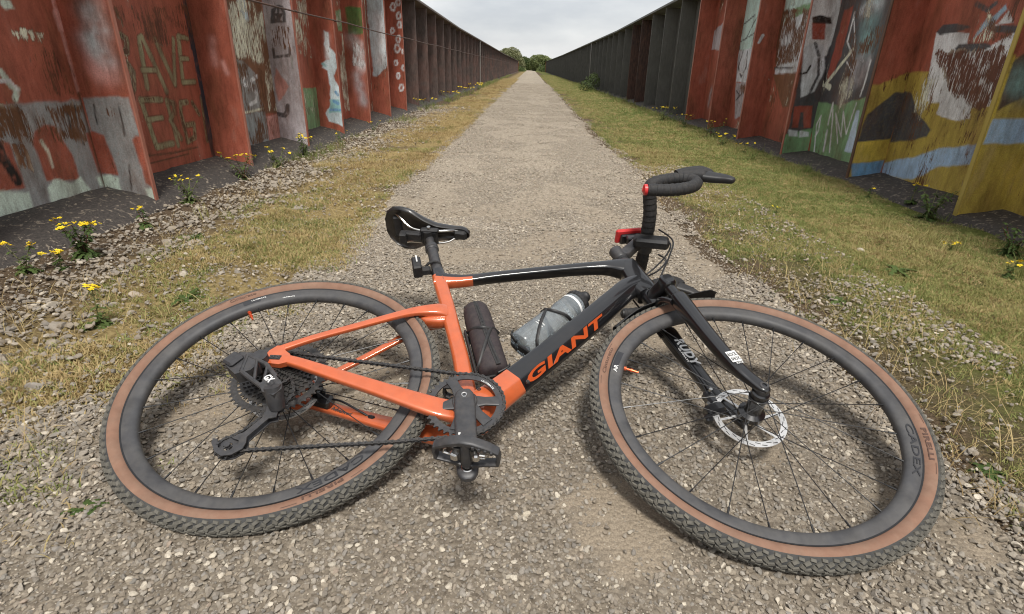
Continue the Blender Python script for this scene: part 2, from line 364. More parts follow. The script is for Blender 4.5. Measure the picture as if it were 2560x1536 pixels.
 'lp4': [('p','green3',[(-2.36,1.43),(-2.11,1.43),(-2.12,1.13),(-2.35,1.12)],0.015),('b','white',[(-2.31,1.07),(-2.21,0.95),(-2.21,0.75)],0.08),('b','lilac',[(-2.29,0.63),(-2.22,0.31)],0.07),('r','white',[(-2.33,1.11),(-2.12,1.11),(-2.12,0.33),(-2.35,0.32)],0.25),('r','white',[(-2.33,1.11),(-2.12,1.11),(-2.12,0.69),(-2.34,0.75)],0.4),('b','white',[(-2.29,0.78),(-2.15,0.77)],0.03)],
 'lw5': [('p','cream',[(8.93,1.63),(9.32,1.67),(9.2,0.16),(8.97,0.11)],0.02),('r','rust',[(8.92,1.62),(9.32,1.66),(9.2,0.16),(8.97,0.11)],0.35)],
 'lp5': [('p','ltblue',[(-2.4,1.64),(-2.11,1.64),(-2.13,0.75),(-2.23,0.68),(-2.33,0.6),(-2.38,0.61)],0.02),('b','white',[(-2.23,1.4),(-2.22,1.09),(-2.27,0.81)],0.09),('r','rust',[(-2.16,1.63),(-2.09,1.63),(-2.1,1.17),(-2.16,1.17)],0.4)],
 'lp6': [('s','white',[(-2.25,1.64),(-2.27,1.59),(-2.31,1.59),(-2.33,1.64),(-2.3,1.69),(-2.27,1.69),(-2.25,1.64)],0.03),('s','white',[(-2.16,1.71),(-2.18,1.67),(-2.22,1.67),(-2.23,1.71),(-2.21,1.75),(-2.18,1.75),(-2.16,1.71)],0.03),('s','white',[(-2.17,1.51),(-2.19,1.47),(-2.23,1.47),(-2.24,1.51),(-2.22,1.55),(-2.19,1.56),(-2.17,1.51)],0.03),('s','white',[(-2.17,1.38),(-2.18,1.34),(-2.22,1.34),(-2.23,1.38),(-2.21,1.42),(-2.18,1.42),(-2.17,1.38)],0.03),('s','white',[(-2.21,1.02),(-2.24,0.97),(-2.29,0.97),(-2.3,1.02),(-2.28,1.08),(-2.24,1.08),(-2.21,1.02)],0.03),('s','white',[(-2.27,0.8),(-2.28,0.77),(-2.31,0.77),(-2.32,0.8),(-2.31,0.84),(-2.28,0.84),(-2.27,0.8)],0.03),('s','white',[(-2.14,0.72),(-2.16,0.69),(-2.18,0.69),(-2.2,0.72),(-2.18,0.76),(-2.15,0.76),(-2.14,0.72)],0.03),('s','white',[(-2.24,0.6),(-2.26,0.56),(-2.28,0.56),(-2.3,0.6),(-2.28,0.64),(-2.25,0.64),(-2.24,0.6)],0.03),('s','white',[(-2.19,0.41),(-2.21,0.37),(-2.25,0.36),(-2.26,0.41),(-2.24,0.46),(-2.21,0.46),(-2.19,0.41)],0.03),('s','white',[(-2.14,0.97),(-2.15,0.95),(-2.17,0.95),(-2.18,0.97),(-2.17,1.0),(-2.15,1.0),(-2.14,0.97)],0.03),('s','white',[(-2.29,1.29),(-2.31,1.26),(-2.34,1.25),(-2.35,1.29),(-2.33,1.33),(-2.31,1.33),(-2.29,1.29)],0.03),('s','white',[(-2.2,1.17),(-2.22,1.12),(-2.25,1.12),(-2.27,1.17),(-2.24,1.21),(-2.21,1.21),(-2.2,1.17)],0.03)],
 'rw1': [('p','olive',[(4.51,0.79),(4.2,0.81),(3.5,0.81),(3.41,0.61),(3.44,-0.01),(4.47,0.03)],0.02),('p','dkgray',[(4.46,0.68),(4.35,0.66),(4.21,0.53),(4.02,0.44),(4.05,0.39),(4.16,0.36),(4.46,0.3)],0.015),('p','blue',[(4.44,0.15),(4.11,0.25),(3.89,0.33),(3.54,0.41),(3.55,0.28),(3.84,0.22),(4.07,0.09),(4.48,0.06)],0.015),('p','white',[(4.27,1.05),(3.95,1.03),(3.94,0.96),(3.74,0.95),(3.6,1.01),(3.52,1.02),(3.55,0.67),(3.57,0.62),(3.73,0.6),(3.71,0.54),(3.82,0.51),(4.03,0.54),(4.02,0.61),(4.1,0.61),(4.19,0.62)],0.006),('r','rustd',[(4.25,0.93),(3.59,0.96),(3.53,0.6),(3.72,0.59),(3.95,0.66)],0.62),('p','dkgray',[(4.27,1.05),(4.23,1.09),(4.1,1.09),(3.96,1.07),(3.95,1.06),(4.07,1.04),(4.23,1.03)],0.006),('p','dkgray',[(4.04,0.94),(4.01,0.97),(3.89,0.97),(3.75,0.96),(3.73,0.94),(3.81,0.92),(3.98,0.91)],0.006),('p','dkgray',[(3.79,1.04),(3.74,1.06),(3.62,1.05),(3.54,1.04),(3.6,1.01),(3.74,1.02)],0.006),('r','rust',[(3.87,1.2),(3.59,1.18),(3.53,1.04),(3.73,1.07)],0.4),('p','steel',[(3.91,0.98),(3.84,1.11),(3.83,1.08),(3.73,1.17),(3.71,1.14),(3.79,1.05),(3.82,1.06)],0.006),('r','rust',[(3.81,0.43),(3.54,0.54),(3.56,0.39),(3.77,0.34)],0.4),('r','rustd',[(3.88,1.22),(3.6,1.19),(3.53,1.04),(3.75,1.07)],0.42),('p','white',[(3.79,1.05),(3.74,1.07),(3.69,1.13),(3.63,1.07),(3.72,1.06)],0.006),('s','dkgray',[(3.97,1.19),(3.86,1.15),(3.81,1.18)],0.03)],
 'rp1': [('p','olive',[(2.5,0.53),(2.5,0.7),(2.63,0.74),(2.76,0.8),(2.74,0.07),(2.5,-0.0)],0.03),('p','dkgray',[(2.5,0.3),(2.52,0.5),(2.6,0.58),(2.68,0.66),(2.79,0.67),(2.74,0.31)],0.015),('p','yellow',[(2.48,0.3),(2.74,0.33),(2.75,0.19),(2.5,0.14)],0.008),('p','blue2',[(2.5,0.14),(2.74,0.17),(2.74,0.07),(2.55,-0.02)],0.01),('r','rustd',[(2.45,0.75),(2.75,0.82),(2.77,0.68),(2.59,0.63)],0.3),('s','brown',[(2.47,1.25),(2.49,0.63),(2.5,0.01)],0.016)],
 'rp0': [('p','olive',[(2.5,0.87),(2.71,0.87),(3.07,0.0),(2.5,-0.02)],0.02),('p','dkbrown',[(2.5,0.84),(2.58,0.9),(2.66,0.69),(2.52,0.6)],0.03),('b','teal',[(2.59,0.77),(2.63,0.72)],0.08),('p','blue',[(2.48,0.57),(2.72,0.58),(2.77,0.45),(2.51,0.44)],0.012),('s','yellow',[(2.51,0.88),(2.51,0.6),(2.5,0.44),(2.5,-0.0)],0.016)],
 'rw2': [('p','dkgray',[(6.43,1.5),(4.88,1.34),(4.85,0.61),(5.65,0.45)],0.02),('b','teal',[(5.14,1.29),(5.13,1.17),(5.1,1.01)],0.12),('r','rust',[(5.35,1.19),(4.89,1.16),(4.95,0.91),(5.21,0.91)],0.4),('p','redd',[(5.59,1.29),(5.46,1.31),(5.46,0.92),(5.57,0.7),(5.63,0.76)],0.02),('p','green',[(5.72,0.53),(5.3,0.52),(4.9,0.61),(4.75,0.04),(5.63,0.01)],0.015),('s','white',[(5.4,1.22),(5.42,1.04),(5.25,0.9),(5.19,0.79)],0.018),('s','white',[(5.4,1.22),(5.3,1.05),(5.19,0.78),(5.34,0.87)],0.015),('s','cream',[(5.29,0.97),(5.45,0.83),(5.63,0.68)],0.035),('s','cream',[(5.68,0.69),(5.53,0.66)],0.05),('b','lilac',[(5.14,0.88),(5.17,0.74),(5.27,0.59)],0.08),('b','lilac',[(5.01,0.88),(5.06,0.73)],0.05),('s','white',[(5.55,0.08),(5.62,0.33),(5.57,0.41),(5.56,0.27),(5.6,0.22)],0.022),('s','white',[(5.38,0.12),(5.4,0.29)],0.03),('s','white',[(5.27,0.12),(5.35,0.39),(5.41,0.53),(5.41,0.35)],0.022),('s','white',[(5.17,0.21),(5.32,0.45),(5.14,0.27),(5.2,0.47),(5.07,0.3),(5.03,0.55)],0.018),('p','ltblue2',[(5.0,0.5),(4.95,0.5),(4.89,0.16),(5.03,0.16)],0.01),('b','ltgray',[(5.28,1.27),(5.04,1.29)],0.06),('s','ltblue',[(5.22,1.26),(5.2,1.31),(5.1,1.31)],0.03),('s','white',[(5.41,1.26),(5.41,1.04)],0.02),('s','white',[(5.0,0.61),(4.98,0.73),(4.98,0.88)],0.02),('s','black',[(5.81,0.92),(5.67,0.77),(5.65,0.7)],0.03),('r','white',[(5.18,0.91),(4.95,0.91),(4.9,0.61),(5.11,0.6)],0.3)],
 'rp2': [('p','dkgray',[(2.52,1.16),(2.74,1.38),(2.78,0.67),(2.76,0.21),(2.52,0.21)],0.02),('p','white',[(2.48,1.38),(2.74,1.41),(2.77,1.22),(2.73,0.92),(2.49,0.97),(2.49,1.14)],0.015),('p','ltgray',[(2.5,0.99),(2.55,1.03),(2.68,1.02),(2.74,0.82),(2.69,0.62),(2.57,0.56)],0.012),('s','dkgray',[(2.6,1.03),(2.66,0.92),(2.69,0.76),(2.64,0.57)],0.025),('p','redd',[(2.53,1.2),(2.65,1.2),(2.68,1.06),(2.56,1.06)],0.015),('p','black',[(2.52,1.24),(2.59,1.26),(2.69,1.24),(2.71,1.19),(2.54,1.19)],0.01),('p','redd',[(2.53,0.48),(2.7,0.49),(2.73,0.29),(2.55,0.29)],0.01),('p','dkgray',[(2.6,0.43),(2.63,0.43),(2.66,0.29),(2.61,0.29)],0.01),('p','green',[(2.47,0.21),(2.75,0.29),(2.77,0.05),(2.51,-0.02)],0.015),('p','ltgray',[(2.52,0.27),(2.61,0.26),(2.62,0.21),(2.54,0.21)],0.01),('p','ltgray',[(2.63,0.26),(2.72,0.25),(2.73,0.21),(2.64,0.2)],0.01),('r','black',[(2.66,0.89),(2.78,0.92),(2.82,0.7),(2.7,0.67)],0.3),('s','white',[(2.72,1.3),(2.78,1.05)],0.012),('s','black',[(2.52,0.77),(2.58,0.78),(2.6,0.84)],0.018)],
 'rw3': [('p','mint2',[(6.92,1.53),(6.09,1.44),(6.39,0.86),(6.85,0.86)],0.03),('p','green',[(6.63,1.4),(6.26,1.42),(6.33,1.17),(6.54,1.11),(6.62,1.32)],0.03),('p','ltgray',[(6.88,1.25),(6.31,1.35),(6.26,0.78),(6.83,0.75)],0.03),('r','rust',[(7.16,1.45),(6.24,1.37),(6.32,0.78),(6.85,0.78)],0.5),('s','dkgray',[(6.91,1.38),(6.73,1.35),(6.66,1.07),(6.7,0.96),(6.86,0.8)],0.02),('s','dkgray',[(6.87,0.82),(6.4,0.82)],0.02),('p','rustb',[(6.87,0.75),(6.29,0.78),(6.3,0.45),(6.45,0.42)],0.04),('r','cream',[(6.63,0.7),(6.29,0.73),(6.32,0.43),(6.48,0.41)],0.35),('s','black',[(6.97,1.37),(6.81,1.38),(6.73,1.35),(6.78,1.25)],0.03),('s','white',[(6.75,1.38),(6.71,1.11)],0.02),('r','cream',[(6.84,0.83),(6.35,0.86),(6.35,0.73),(6.82,0.72)],0.4)],
 'rp3': [('r','cream',[(2.43,1.42),(2.58,1.43),(2.56,0.91),(2.48,0.91)],0.1),('s','ltgray',[(2.58,1.15),(2.55,1.08)],0.03)],
 'rw4': [('p','mint2',[(8.16,1.65),(7.61,1.6),(7.7,1.21),(7.64,1.01),(8.27,1.04),(8.28,1.24)],0.02),('p','ltgray',[(8.16,1.02),(7.66,1.05),(7.63,0.65),(8.06,0.64)],0.02),('s','dkgray',[(7.97,1.03),(8.06,0.83),(7.89,0.71),(7.77,0.83),(7.82,1.01)],0.03),('s','dkgray',[(8.17,1.33),(7.77,1.42)],0.02),('s','dkgray',[(8.17,1.13),(7.7,1.21)],0.015),('p','lilac',[(8.06,0.64),(7.63,0.65),(7.65,0.24),(7.87,0.19)],0.03),('r','rust',[(8.06,0.64),(7.63,0.65),(7.62,0.18),(7.87,0.19)],0.4),('s','black',[(7.95,1.16),(7.71,1.38)],0.02),('s','white',[(7.99,0.98),(7.98,0.77),(7.82,0.74),(7.81,0.95)],0.02),('s','black',[(7.98,0.54),(7.83,0.49),(7.94,0.42),(7.75,0.52)],0.02),('s','dkgray',[(8.35,1.13),(8.17,1.13),(8.13,1.05)],0.03)],
 'rp4': [('r','cream',[(2.4,1.47),(2.46,1.47),(2.5,0.43),(2.46,0.43)],0.06)],
 'rw5': [('p','lilac',[(9.4,1.33),(9.02,1.41),(9.0,1.06),(9.47,1.08)],0.03),('b','lilac',[(9.08,0.5),(9.11,0.32)],0.06)],
 'rw0': [('p','olive',[(1.7,0),(3.26,0),(3.26,0.98),(2.6,0.9),(1.7,1.0)],0.02),('p','blue',[(1.7,0.36),(3.26,0.42),(3.26,0.6),(2.5,0.55),(1.7,0.58)],0.015),('b','teal',[(3.1,0.85),(2.9,0.75)],0.12),('r','rustd',[(2.4,0.9),(3.2,0.9),(3.2,1.6),(2.4,1.6)],0.4)],
}

# ------------------------------------------------------------------ ground and path
def pos_node(nt):
    return node(nt, 'ShaderNodeNewGeometry').outputs['Position']

def mixc(nt, fac, a, b, blend='MIX'):
    m = nt.nodes.new('ShaderNodeMixRGB'); m.blend_type = blend
    for s, x in ((m.inputs['Fac'], fac), (m.inputs['Color1'], a), (m.inputs['Color2'], b)):
        if hasattr(x, 'is_linked'): nt.links.new(x, s)
        elif isinstance(x, tuple): s.default_value = (*x, 1)
        else: s.default_value = x
    return m.outputs['Color']

def gravel_material():
    m, nt, b = principled('gravel_ground'); L = nt.links
    p = pos_node(nt)
    v1 = node(nt, 'ShaderNodeTexVoronoi', Scale=95.0); L.new(p, v1.inputs['Vector'])
    v2 = node(nt, 'ShaderNodeTexVoronoi', Scale=190.0); L.new(p, v2.inputs['Vector'])
    big = node(nt, 'ShaderNodeTexNoise', Scale=2.2, Detail=5.0, Roughness=.6); L.new(p, big.inputs['Vector'])
    s1 = node(nt, 'ShaderNodeSeparateColor'); L.new(v1.outputs['Color'], s1.inputs['Color'])
    s2 = node(nt, 'ShaderNodeSeparateColor'); L.new(v2.outputs['Color'], s2.inputs['Color'])
    c1 = ramp(nt, s1.outputs[0], [(0, (.085, .068, .050)), (.35, (.17, .142, .108)), (.7, (.26, .222, .172)), (.93, (.40, .355, .285)), (1, (.62, .57, .48))])
    c2 = ramp(nt, s2.outputs[1], [(0, (.11, .088, .064)), (.5, (.225, .185, .14)), (.9, (.34, .295, .235)), (1, (.5, .45, .38))])
    dust = ramp(nt, big.outputs['Fac'], [(.46, (0, 0, 0)), (.66, (1, 1, 1))])
    c = mixc(nt, .45, c1.outputs['Color'], c2.outputs['Color'])
    fine = node(nt, 'ShaderNodeTexNoise', Scale=300.0, Detail=3.0); L.new(p, fine.inputs['Vector'])
    sand = ramp(nt, fine.outputs['Fac'], [(.3, (.20, .160, .115)), (.7, (.34, .285, .215))])
    gap_shade = ramp(nt, s2.outputs[0], [(0, (.11, .090, .068)), (1, (.23, .195, .150))])  # darker ground between stones: shade of the gaps put into the colour
    c = mixc(nt, .72, c, gap_shade.outputs['Color'])
    sa = node(nt, 'ShaderNodeAttribute'); sa.attribute_name = 'sand'
    sn = node(nt, 'ShaderNodeMath', operation='MULTIPLY_ADD'); L.new(fine.outputs['Fac'], sn.inputs[0]); sn.inputs[1].default_value = .8; L.new(sa.outputs['Fac'], sn.inputs[2])
    sm_ = node(nt, 'ShaderNodeMapRange'); L.new(sn.outputs[0], sm_.inputs['Value']); sm_.inputs['From Min'].default_value = .5; sm_.inputs['From Max'].default_value = 1.2
    c = mixc(nt, sm_.outputs['Result'], c, sand.outputs['Color'])
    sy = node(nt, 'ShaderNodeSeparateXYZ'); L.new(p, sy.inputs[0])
    far_pale = node(nt, 'ShaderNodeMapRange'); L.new(sy.outputs['Y'], far_pale.inputs['Value'])  # ground colour shifts paler with world Y, along the path
    for k_, v_ in (('From Min', 1.2), ('From Max', 4.5), ('To Min', 0.0), ('To Max', .62)): far_pale.inputs[k_].default_value = v_
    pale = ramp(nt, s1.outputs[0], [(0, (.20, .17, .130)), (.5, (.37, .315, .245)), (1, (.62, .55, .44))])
    c = mixc(nt, far_pale.outputs['Result'], c, pale.outputs['Color'])
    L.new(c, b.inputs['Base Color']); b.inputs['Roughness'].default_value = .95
    b.inputs['Specular IOR Level'].default_value = .2
    h = node(nt, 'ShaderNodeMath', operation='MULTIPLY_ADD'); L.new(v1.outputs['Distance'], h.inputs[0]); h.inputs[1].default_value = -1.0; L.new(s1.outputs[2], h.inputs[2])
    bp = node(nt, 'ShaderNodeBump', Strength=.75, Distance=.006); L.new(h.outputs[0], bp.inputs['Height'])
    bp2 = node(nt, 'ShaderNodeBump', Strength=.5, Distance=.003); L.new(s2.outputs[0], bp2.inputs['Height']); L.new(bp.outputs['Normal'], bp2.inputs['Normal'])
    L.new(bp2.outputs['Normal'], b.inputs['Normal'])
    return m

def verge_material():
    """bare soil and thatch; moss and straw on the left, greener turf on the right, ballast by the left wall"""
    m, nt, b = principled('verge_ground'); L = nt.links
    p = pos_node(nt)
    sx = node(nt, 'ShaderNodeSeparateXYZ'); L.new(p, sx.inputs[0])
    n1 = node(nt, 'ShaderNodeTexNoise', Scale=3.0, Detail=6.0, Roughness=.65); L.new(p, n1.inputs['Vector'])
    n2 = node(nt, 'ShaderNodeTexNoise', Scale=40.0, Detail=6.0, Roughness=.75); L.new(p, n2.inputs['Vector'])
    n3 = node(nt, 'ShaderNodeTexNoise', Scale=150.0, Detail=4.0, Roughness=.7); L.new(p, n3.inputs['Vector'])
    soil = ramp(nt, n3.outputs['Fac'], [(.3, (.040, .028, .018)), (.5, (.095, .068, .043)), (.7, (.19, .14, .092))])
    straw = ramp(nt, n2.outputs['Fac'], [(.3, (.10, .075, .032)), (.5, (.25, .19, .085)), (.7, (.40, .31, .15))])
    green = ramp(nt, n2.outputs['Fac'], [(.3, (.045, .052, .014)), (.55, (.115, .13, .035)), (.75, (.20, .19, .065))])
    xw = node(nt, 'ShaderNodeMath', operation='MULTIPLY_ADD'); L.new(n1.outputs['Fac'], xw.inputs[0]); xw.inputs[1].default_value = .7; L.new(sx.outputs['X'], xw.inputs[2])
    def rng_(a, c):
        r = node(nt, 'ShaderNodeMapRange'); L.new(xw.outputs[0], r.inputs['Value'])
        r.inputs['From Min'].default_value = a; r.inputs['From Max'].default_value = c
        return r.outputs['Result']
    # left: ballast soil -> straw ; right: soil strip -> green
    c = mixc(nt, rng_(-1.45, -1.05), soil.outputs['Color'], straw.outputs['Color'])
    c = mixc(nt, rng_(.9, 1.15), c, soil.outputs['Color'])
    c = mixc(nt, rng_(1.35, 1.75), c, green.outputs['Color'])
    patch = ramp(nt, n1.outputs['Fac'], [(.50, (0, 0, 0)), (.62, (.75, .75, .75))])
    c = mixc(nt, patch.outputs['Color'], c, soil.outputs['Color'])
    # open land beyond the bridge
    far = node(nt, 'ShaderNodeMapRange'); L.new(sx.outputs['Y'], far.inputs['Value']); far.inputs['From Min'].default_value = 95; far.inputs['From Max'].default_value = 105
    c = mixc(nt, far.outputs['Result'], c, green.outputs['Color'])
    L.new(c, b.inputs['Base Color']); b.inputs['Roughness'].default_value = 1.0; b.inputs['Specular IOR Level'].default_value = .1
    bp = node(nt, 'ShaderNodeBump', Strength=.8, Distance=.012); L.new(n2.outputs['Fac'], bp.inputs['Height'])
    bp2 = node(nt, 'ShaderNodeBump', Strength=.6, Distance=.004); L.new(n3.outputs['Fac'], bp2.inputs['Height']); L.new(bp.outputs['Normal'], bp2.inputs['Normal'])
    L.new(bp2.outputs['Normal'], b.inputs['Normal'])
    return m

M_gravel = gravel_material()
M_verge = verge_material()

def path_left(y): return -0.86 + .10 * (fbm(y, y * 0 + 3.3, .8, 3, 1) - .5) * 2 - .10 * np.clip((y - 6) / 8, 0, 1) - .05 * np.clip((1.6 - y) / .8, 0, 1) - .75 * np.clip((1.22 - y) / .42, 0, 1)
def path_right(y): return 0.86 + .10 * (fbm(y, y * 0 + 7.1, .8, 3, 2) - .5) * 2 - .02 * np.clip((y - 6) / 8, 0, 1) + .10 * np.clip((1.8 - y) / .8, 0, 1)

def sandiness(x, y):
    return fbm(x, y, 2.6, 4, 31) + .085 * np.exp(-(x / .34) ** 2) * np.clip((y - 1.6) / 1.6, 0, 1)

def gheight(x, y):
    """terrain height: flat path, lumpy verges, a low bank by the left wall"""
    x = np.asarray(x, float); y = np.asarray(y, float)
    e = np.clip((np.abs(x) - .85) / .35, 0, 1)
    fade = np.clip((60 - y) / 50, 0, 1)
    lump = (fbm(x, y, 5.0, 3, 5) - .5) * .035 * e
    ripple = (fbm(x, y, 3.0, 3, 8) - .5) * .010 * (1 - e)
    right = np.clip((x - 1.2) / .9, 0, 1) * .012
    outer = np.where((x < -2.35) | (x > 2.7), -.06, 0)
    return (lump + ripple + right) * fade + outer - .008

def axis_pts(a, b, step, grow, lim):
    out = [a]
    while out[-1] < b: out.append(out[-1] + step)
    s = step
    while out[-1] < lim:
        s *= grow; out.append(min(out[-1] + s, lim))
    return out

def grid_mesh(name, X, Y, Z, extra=None):
    ny, nx = X.shape
    me = bpy.data.meshes.new(name)
    co = np.stack([X, Y, Z], -1).reshape(-1, 3)
    me.vertices.add(len(co)); me.vertices.foreach_set('co', co.ravel())
    i = np.arange(ny - 1)[:, None] * nx + np.arange(nx - 1)[None]
    q = np.stack([i, i + 1, i + nx + 1, i + nx], -1).reshape(-1, 4)
    me.loops.add(q.size); me.loops.foreach_set('vertex_index', q.ravel())
    me.polygons.add(len(q)); me.polygons.foreach_set('loop_start', np.arange(len(q)) * 4)
    me.polygons.foreach_set('use_smooth', np.ones(len(q), bool))
    me.update(calc_edges=True); me.validate()
    return me

xs_p = axis_pts(-.9, 2.8, .04, 1.35, 900)
xs_n = [q for q in [-.9 - .04 * k for k in range(1, 42)]]
t = .04
while xs_n[-1] > -900:
    t *= 1.35; xs_n.append(xs_n[-1] - t)
xs = np.array(sorted(xs_n) + xs_p)
ys_f = axis_pts(-1.0, 9.0, .05, 1.06, 1500)
ys = np.array([-900, -300, -100, -40, -15, -6, -3, -1.8] + ys_f)
X, Y = np.meshgrid(xs, ys)
ground = link('ground', grid_mesh('ground', X, Y, gheight(X, Y)), M_verge)
tag(ground, kind='structure', label='mossy verge ground with bare soil and ballast either side of the path')

yp = np.array(axis_pts(-2.0, 9.0, .05, 1.05, 260))
tt = np.linspace(0, 1, 46)
Lf, Rt = path_left(yp), path_right(yp)
jit = (fbm(yp * 9, yp * 0 + 1.7, 1, 3, 12) - .5) * .10
Lf = Lf + jit; Rt = Rt + (fbm(yp * 9, yp * 0 + 4.7, 1, 3, 13) - .5) * .10
X = Lf[:, None] * (1 - tt)[None] + Rt[:, None] * tt[None]
Y = np.repeat(yp[:, None], len(tt), 1)
edge = np.minimum(tt, 1 - tt)[None] * 46
Z = gheight(X, Y) + np.clip(edge * .008, 0, .010) - .004
path_me = grid_mesh('path', X, Y, Z)
_sa = path_me.attributes.new('sand', 'FLOAT', 'POINT')
_sa.data.foreach_set('value', np.clip((sandiness(X, Y) - .535) / .06, 0, 1).astype(np.float32).ravel())
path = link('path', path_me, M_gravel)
tag(path, kind='structure', label='long straight gravel path running between the two iron walls')

# ------------------------------------------------------------------ painted girder walls
PC = dict(red=(.385, .108, .066), redd=(.40, .09, .06), gray=(.235, .238, .232), gray2=(.24, .26, .26), mint=(.50, .62, .50), mint2=(.42, .55, .50),
          cream=(.66, .58, .46), white=(.72, .71, .69), ltgray=(.52, .54, .56), ltblue=(.47, .56, .60), ltblue2=(.42, .50, .62), pink=(.46, .23, .20), pink2=(.44, .20, .17),
          brown=(.11, .055, .03), black=(.02, .016, .014), navy=(.035, .04, .055), green2=(.215, .20, .115), green=(.16, .28, .14), green3=(.075, .14, .04),
          lilac=(.36, .33, .34), dkgray=(.085, .085, .09), rust=(.15, .066, .028), rustd=(.14, .05, .03), rustb=(.22, .10, .05), teal=(.22, .40, .40), olive=(.36, .27, .055),
          yellow=(.48, .36, .06), blue=(.30, .42, .56), blue2=(.13, .27, .42), steel=(.24, .34, .42), dkbrown=(.10, .055, .035))

for _c in PC:
    if _c not in ('red', 'redd', 'rust', 'rustd', 'rustb', 'brown', 'black', 'navy', 'dkbrown', 'dkgray'): PC[_c] = tuple(min(.82, v * 1.4) for v in PC[_c])

def poly_sdf(px, py, pts):
    """signed distance (negative inside)"""
    d = np.full(px.shape, 1e9); ins = np.zeros(px.shape, bool)
    n = len(pts)
    for i in range(n):
        ax, ay = pts[i]; bx, by = pts[(i + 1) % n]
        ex, ey = bx - ax, by - ay; L2 = ex * ex + ey * ey + 1e-12
        t = np.clip(((px - ax) * ex + (py - ay) * ey) / L2, 0, 1)
        d = np.minimum(d, np.hypot(px - ax - t * ex, py - ay - t * ey))
        c = ((ay > py) != (by > py))
        xi = ax + (py - ay) / (by - ay + 1e-12) * ex
        ins ^= c & (px < xi)
    return np.where(ins, -d, d)
def line_d(px, py, pts):
    d = np.full(px.shape, 1e9)
    for (ax, ay), (bx, by) in zip(pts[:-1], pts[1:]):
        ex, ey = bx - ax, by - ay; L2 = ex * ex + ey * ey + 1e-12
        t = np.clip(((px - ax) * ex + (py - ay) * ey) / L2, 0, 1)
        d = np.minimum(d, np.hypot(px - ax - t * ex, py - ay - t * ey))
    return d

def paint_canvas(H, Zz, ops, seed, base='red', rust=.10):
    """returns paint colour, how far it has flaked (0..1) and the colour that shows underneath"""
    col = np.empty(H.shape + (3,)); col[:] = PC[base]
    _k = np.clip((fbm(H, Zz, 5, 3, seed + 21) - .5) / .06, 0, 1)[..., None]
    und = np.array(PC['rust']) * (1 - _k) + np.array(PC['cream']) * _k
    wob = (fbm(H, Zz, 14, 3, seed) - .5) * .03
    col *= (.78 + .44 * fbm(H, Zz, 3.0, 4, seed + 3))[..., None]
    amt = rust * np.clip(4.2 * fbm(H * 4, Zz * 1.6, 1, 4, seed + 5) - 1.25, .15, 2.0)
    speck = fbm(H, Zz, 120, 2, seed + 9)
    def ease(x): return np.clip(x, 0, 1)
    for op in ops:
        k, c, pts = op[0], np.array(PC[op[1]]), op[2]
        if k == 'p':
            soft = min(max(op[3], .006), .012)
            a = ease(.5 - (poly_sdf(H, Zz, pts) + wob * min(1, op[3] * 50)) / soft)
            a = a * (.90 + .10 * ease((speck - .25) * 5))
        elif k == 's':
            w = op[3] * (.75 + .5 * fbm(H, Zz, 20, 2, seed + 2))
            ld = line_d(H, Zz, pts)
            a = ease((w / 2 - ld + .003) / .006)
            if op[1] == 'green2':
                o_ = (ease((w / 2 + .010 - ld) / .006) * .75)[..., None]; col = col * (1 - o_) + np.array(PC['brown']) * o_
            a = a * ease(.6 + (fbm(H * 60, Zz * 30, 1, 3, seed + 4) - .25) * 2)
            if op[1] == 'green2':
                amt = np.maximum(amt, a * .52); und = und * (1 - a[..., None]) + np.array(PC['brown']) * a[..., None]
        elif k == 'b':
            dd = line_d(H, Zz, pts) / op[3]
            a = np.exp(-dd * dd * 1.2) * ease(.2 + 1.2 * fbm(H, Zz, 16, 3, seed + 1)) * .9
        else:
            m = ease(.5 - (poly_sdf(H, Zz, pts) + wob * 2) / .06)
            amt = np.maximum(amt * (1 - m * .5), np.minimum(m * op[3] * np.clip(.2 + 1.5 * fbm(H, Zz, 6, 3, seed + 8), .2, 1.4), .54))
            und = und * (1 - m[..., None]) + c * m[..., None]
            continue
        c = c * (.88 + .24 * fbm(H, Zz, 8, 3, seed + 7))[..., None]
        col = col * (1 - a[..., None]) + c * a[..., None]
    return np.clip(col, 0, 1), ease(amt), und

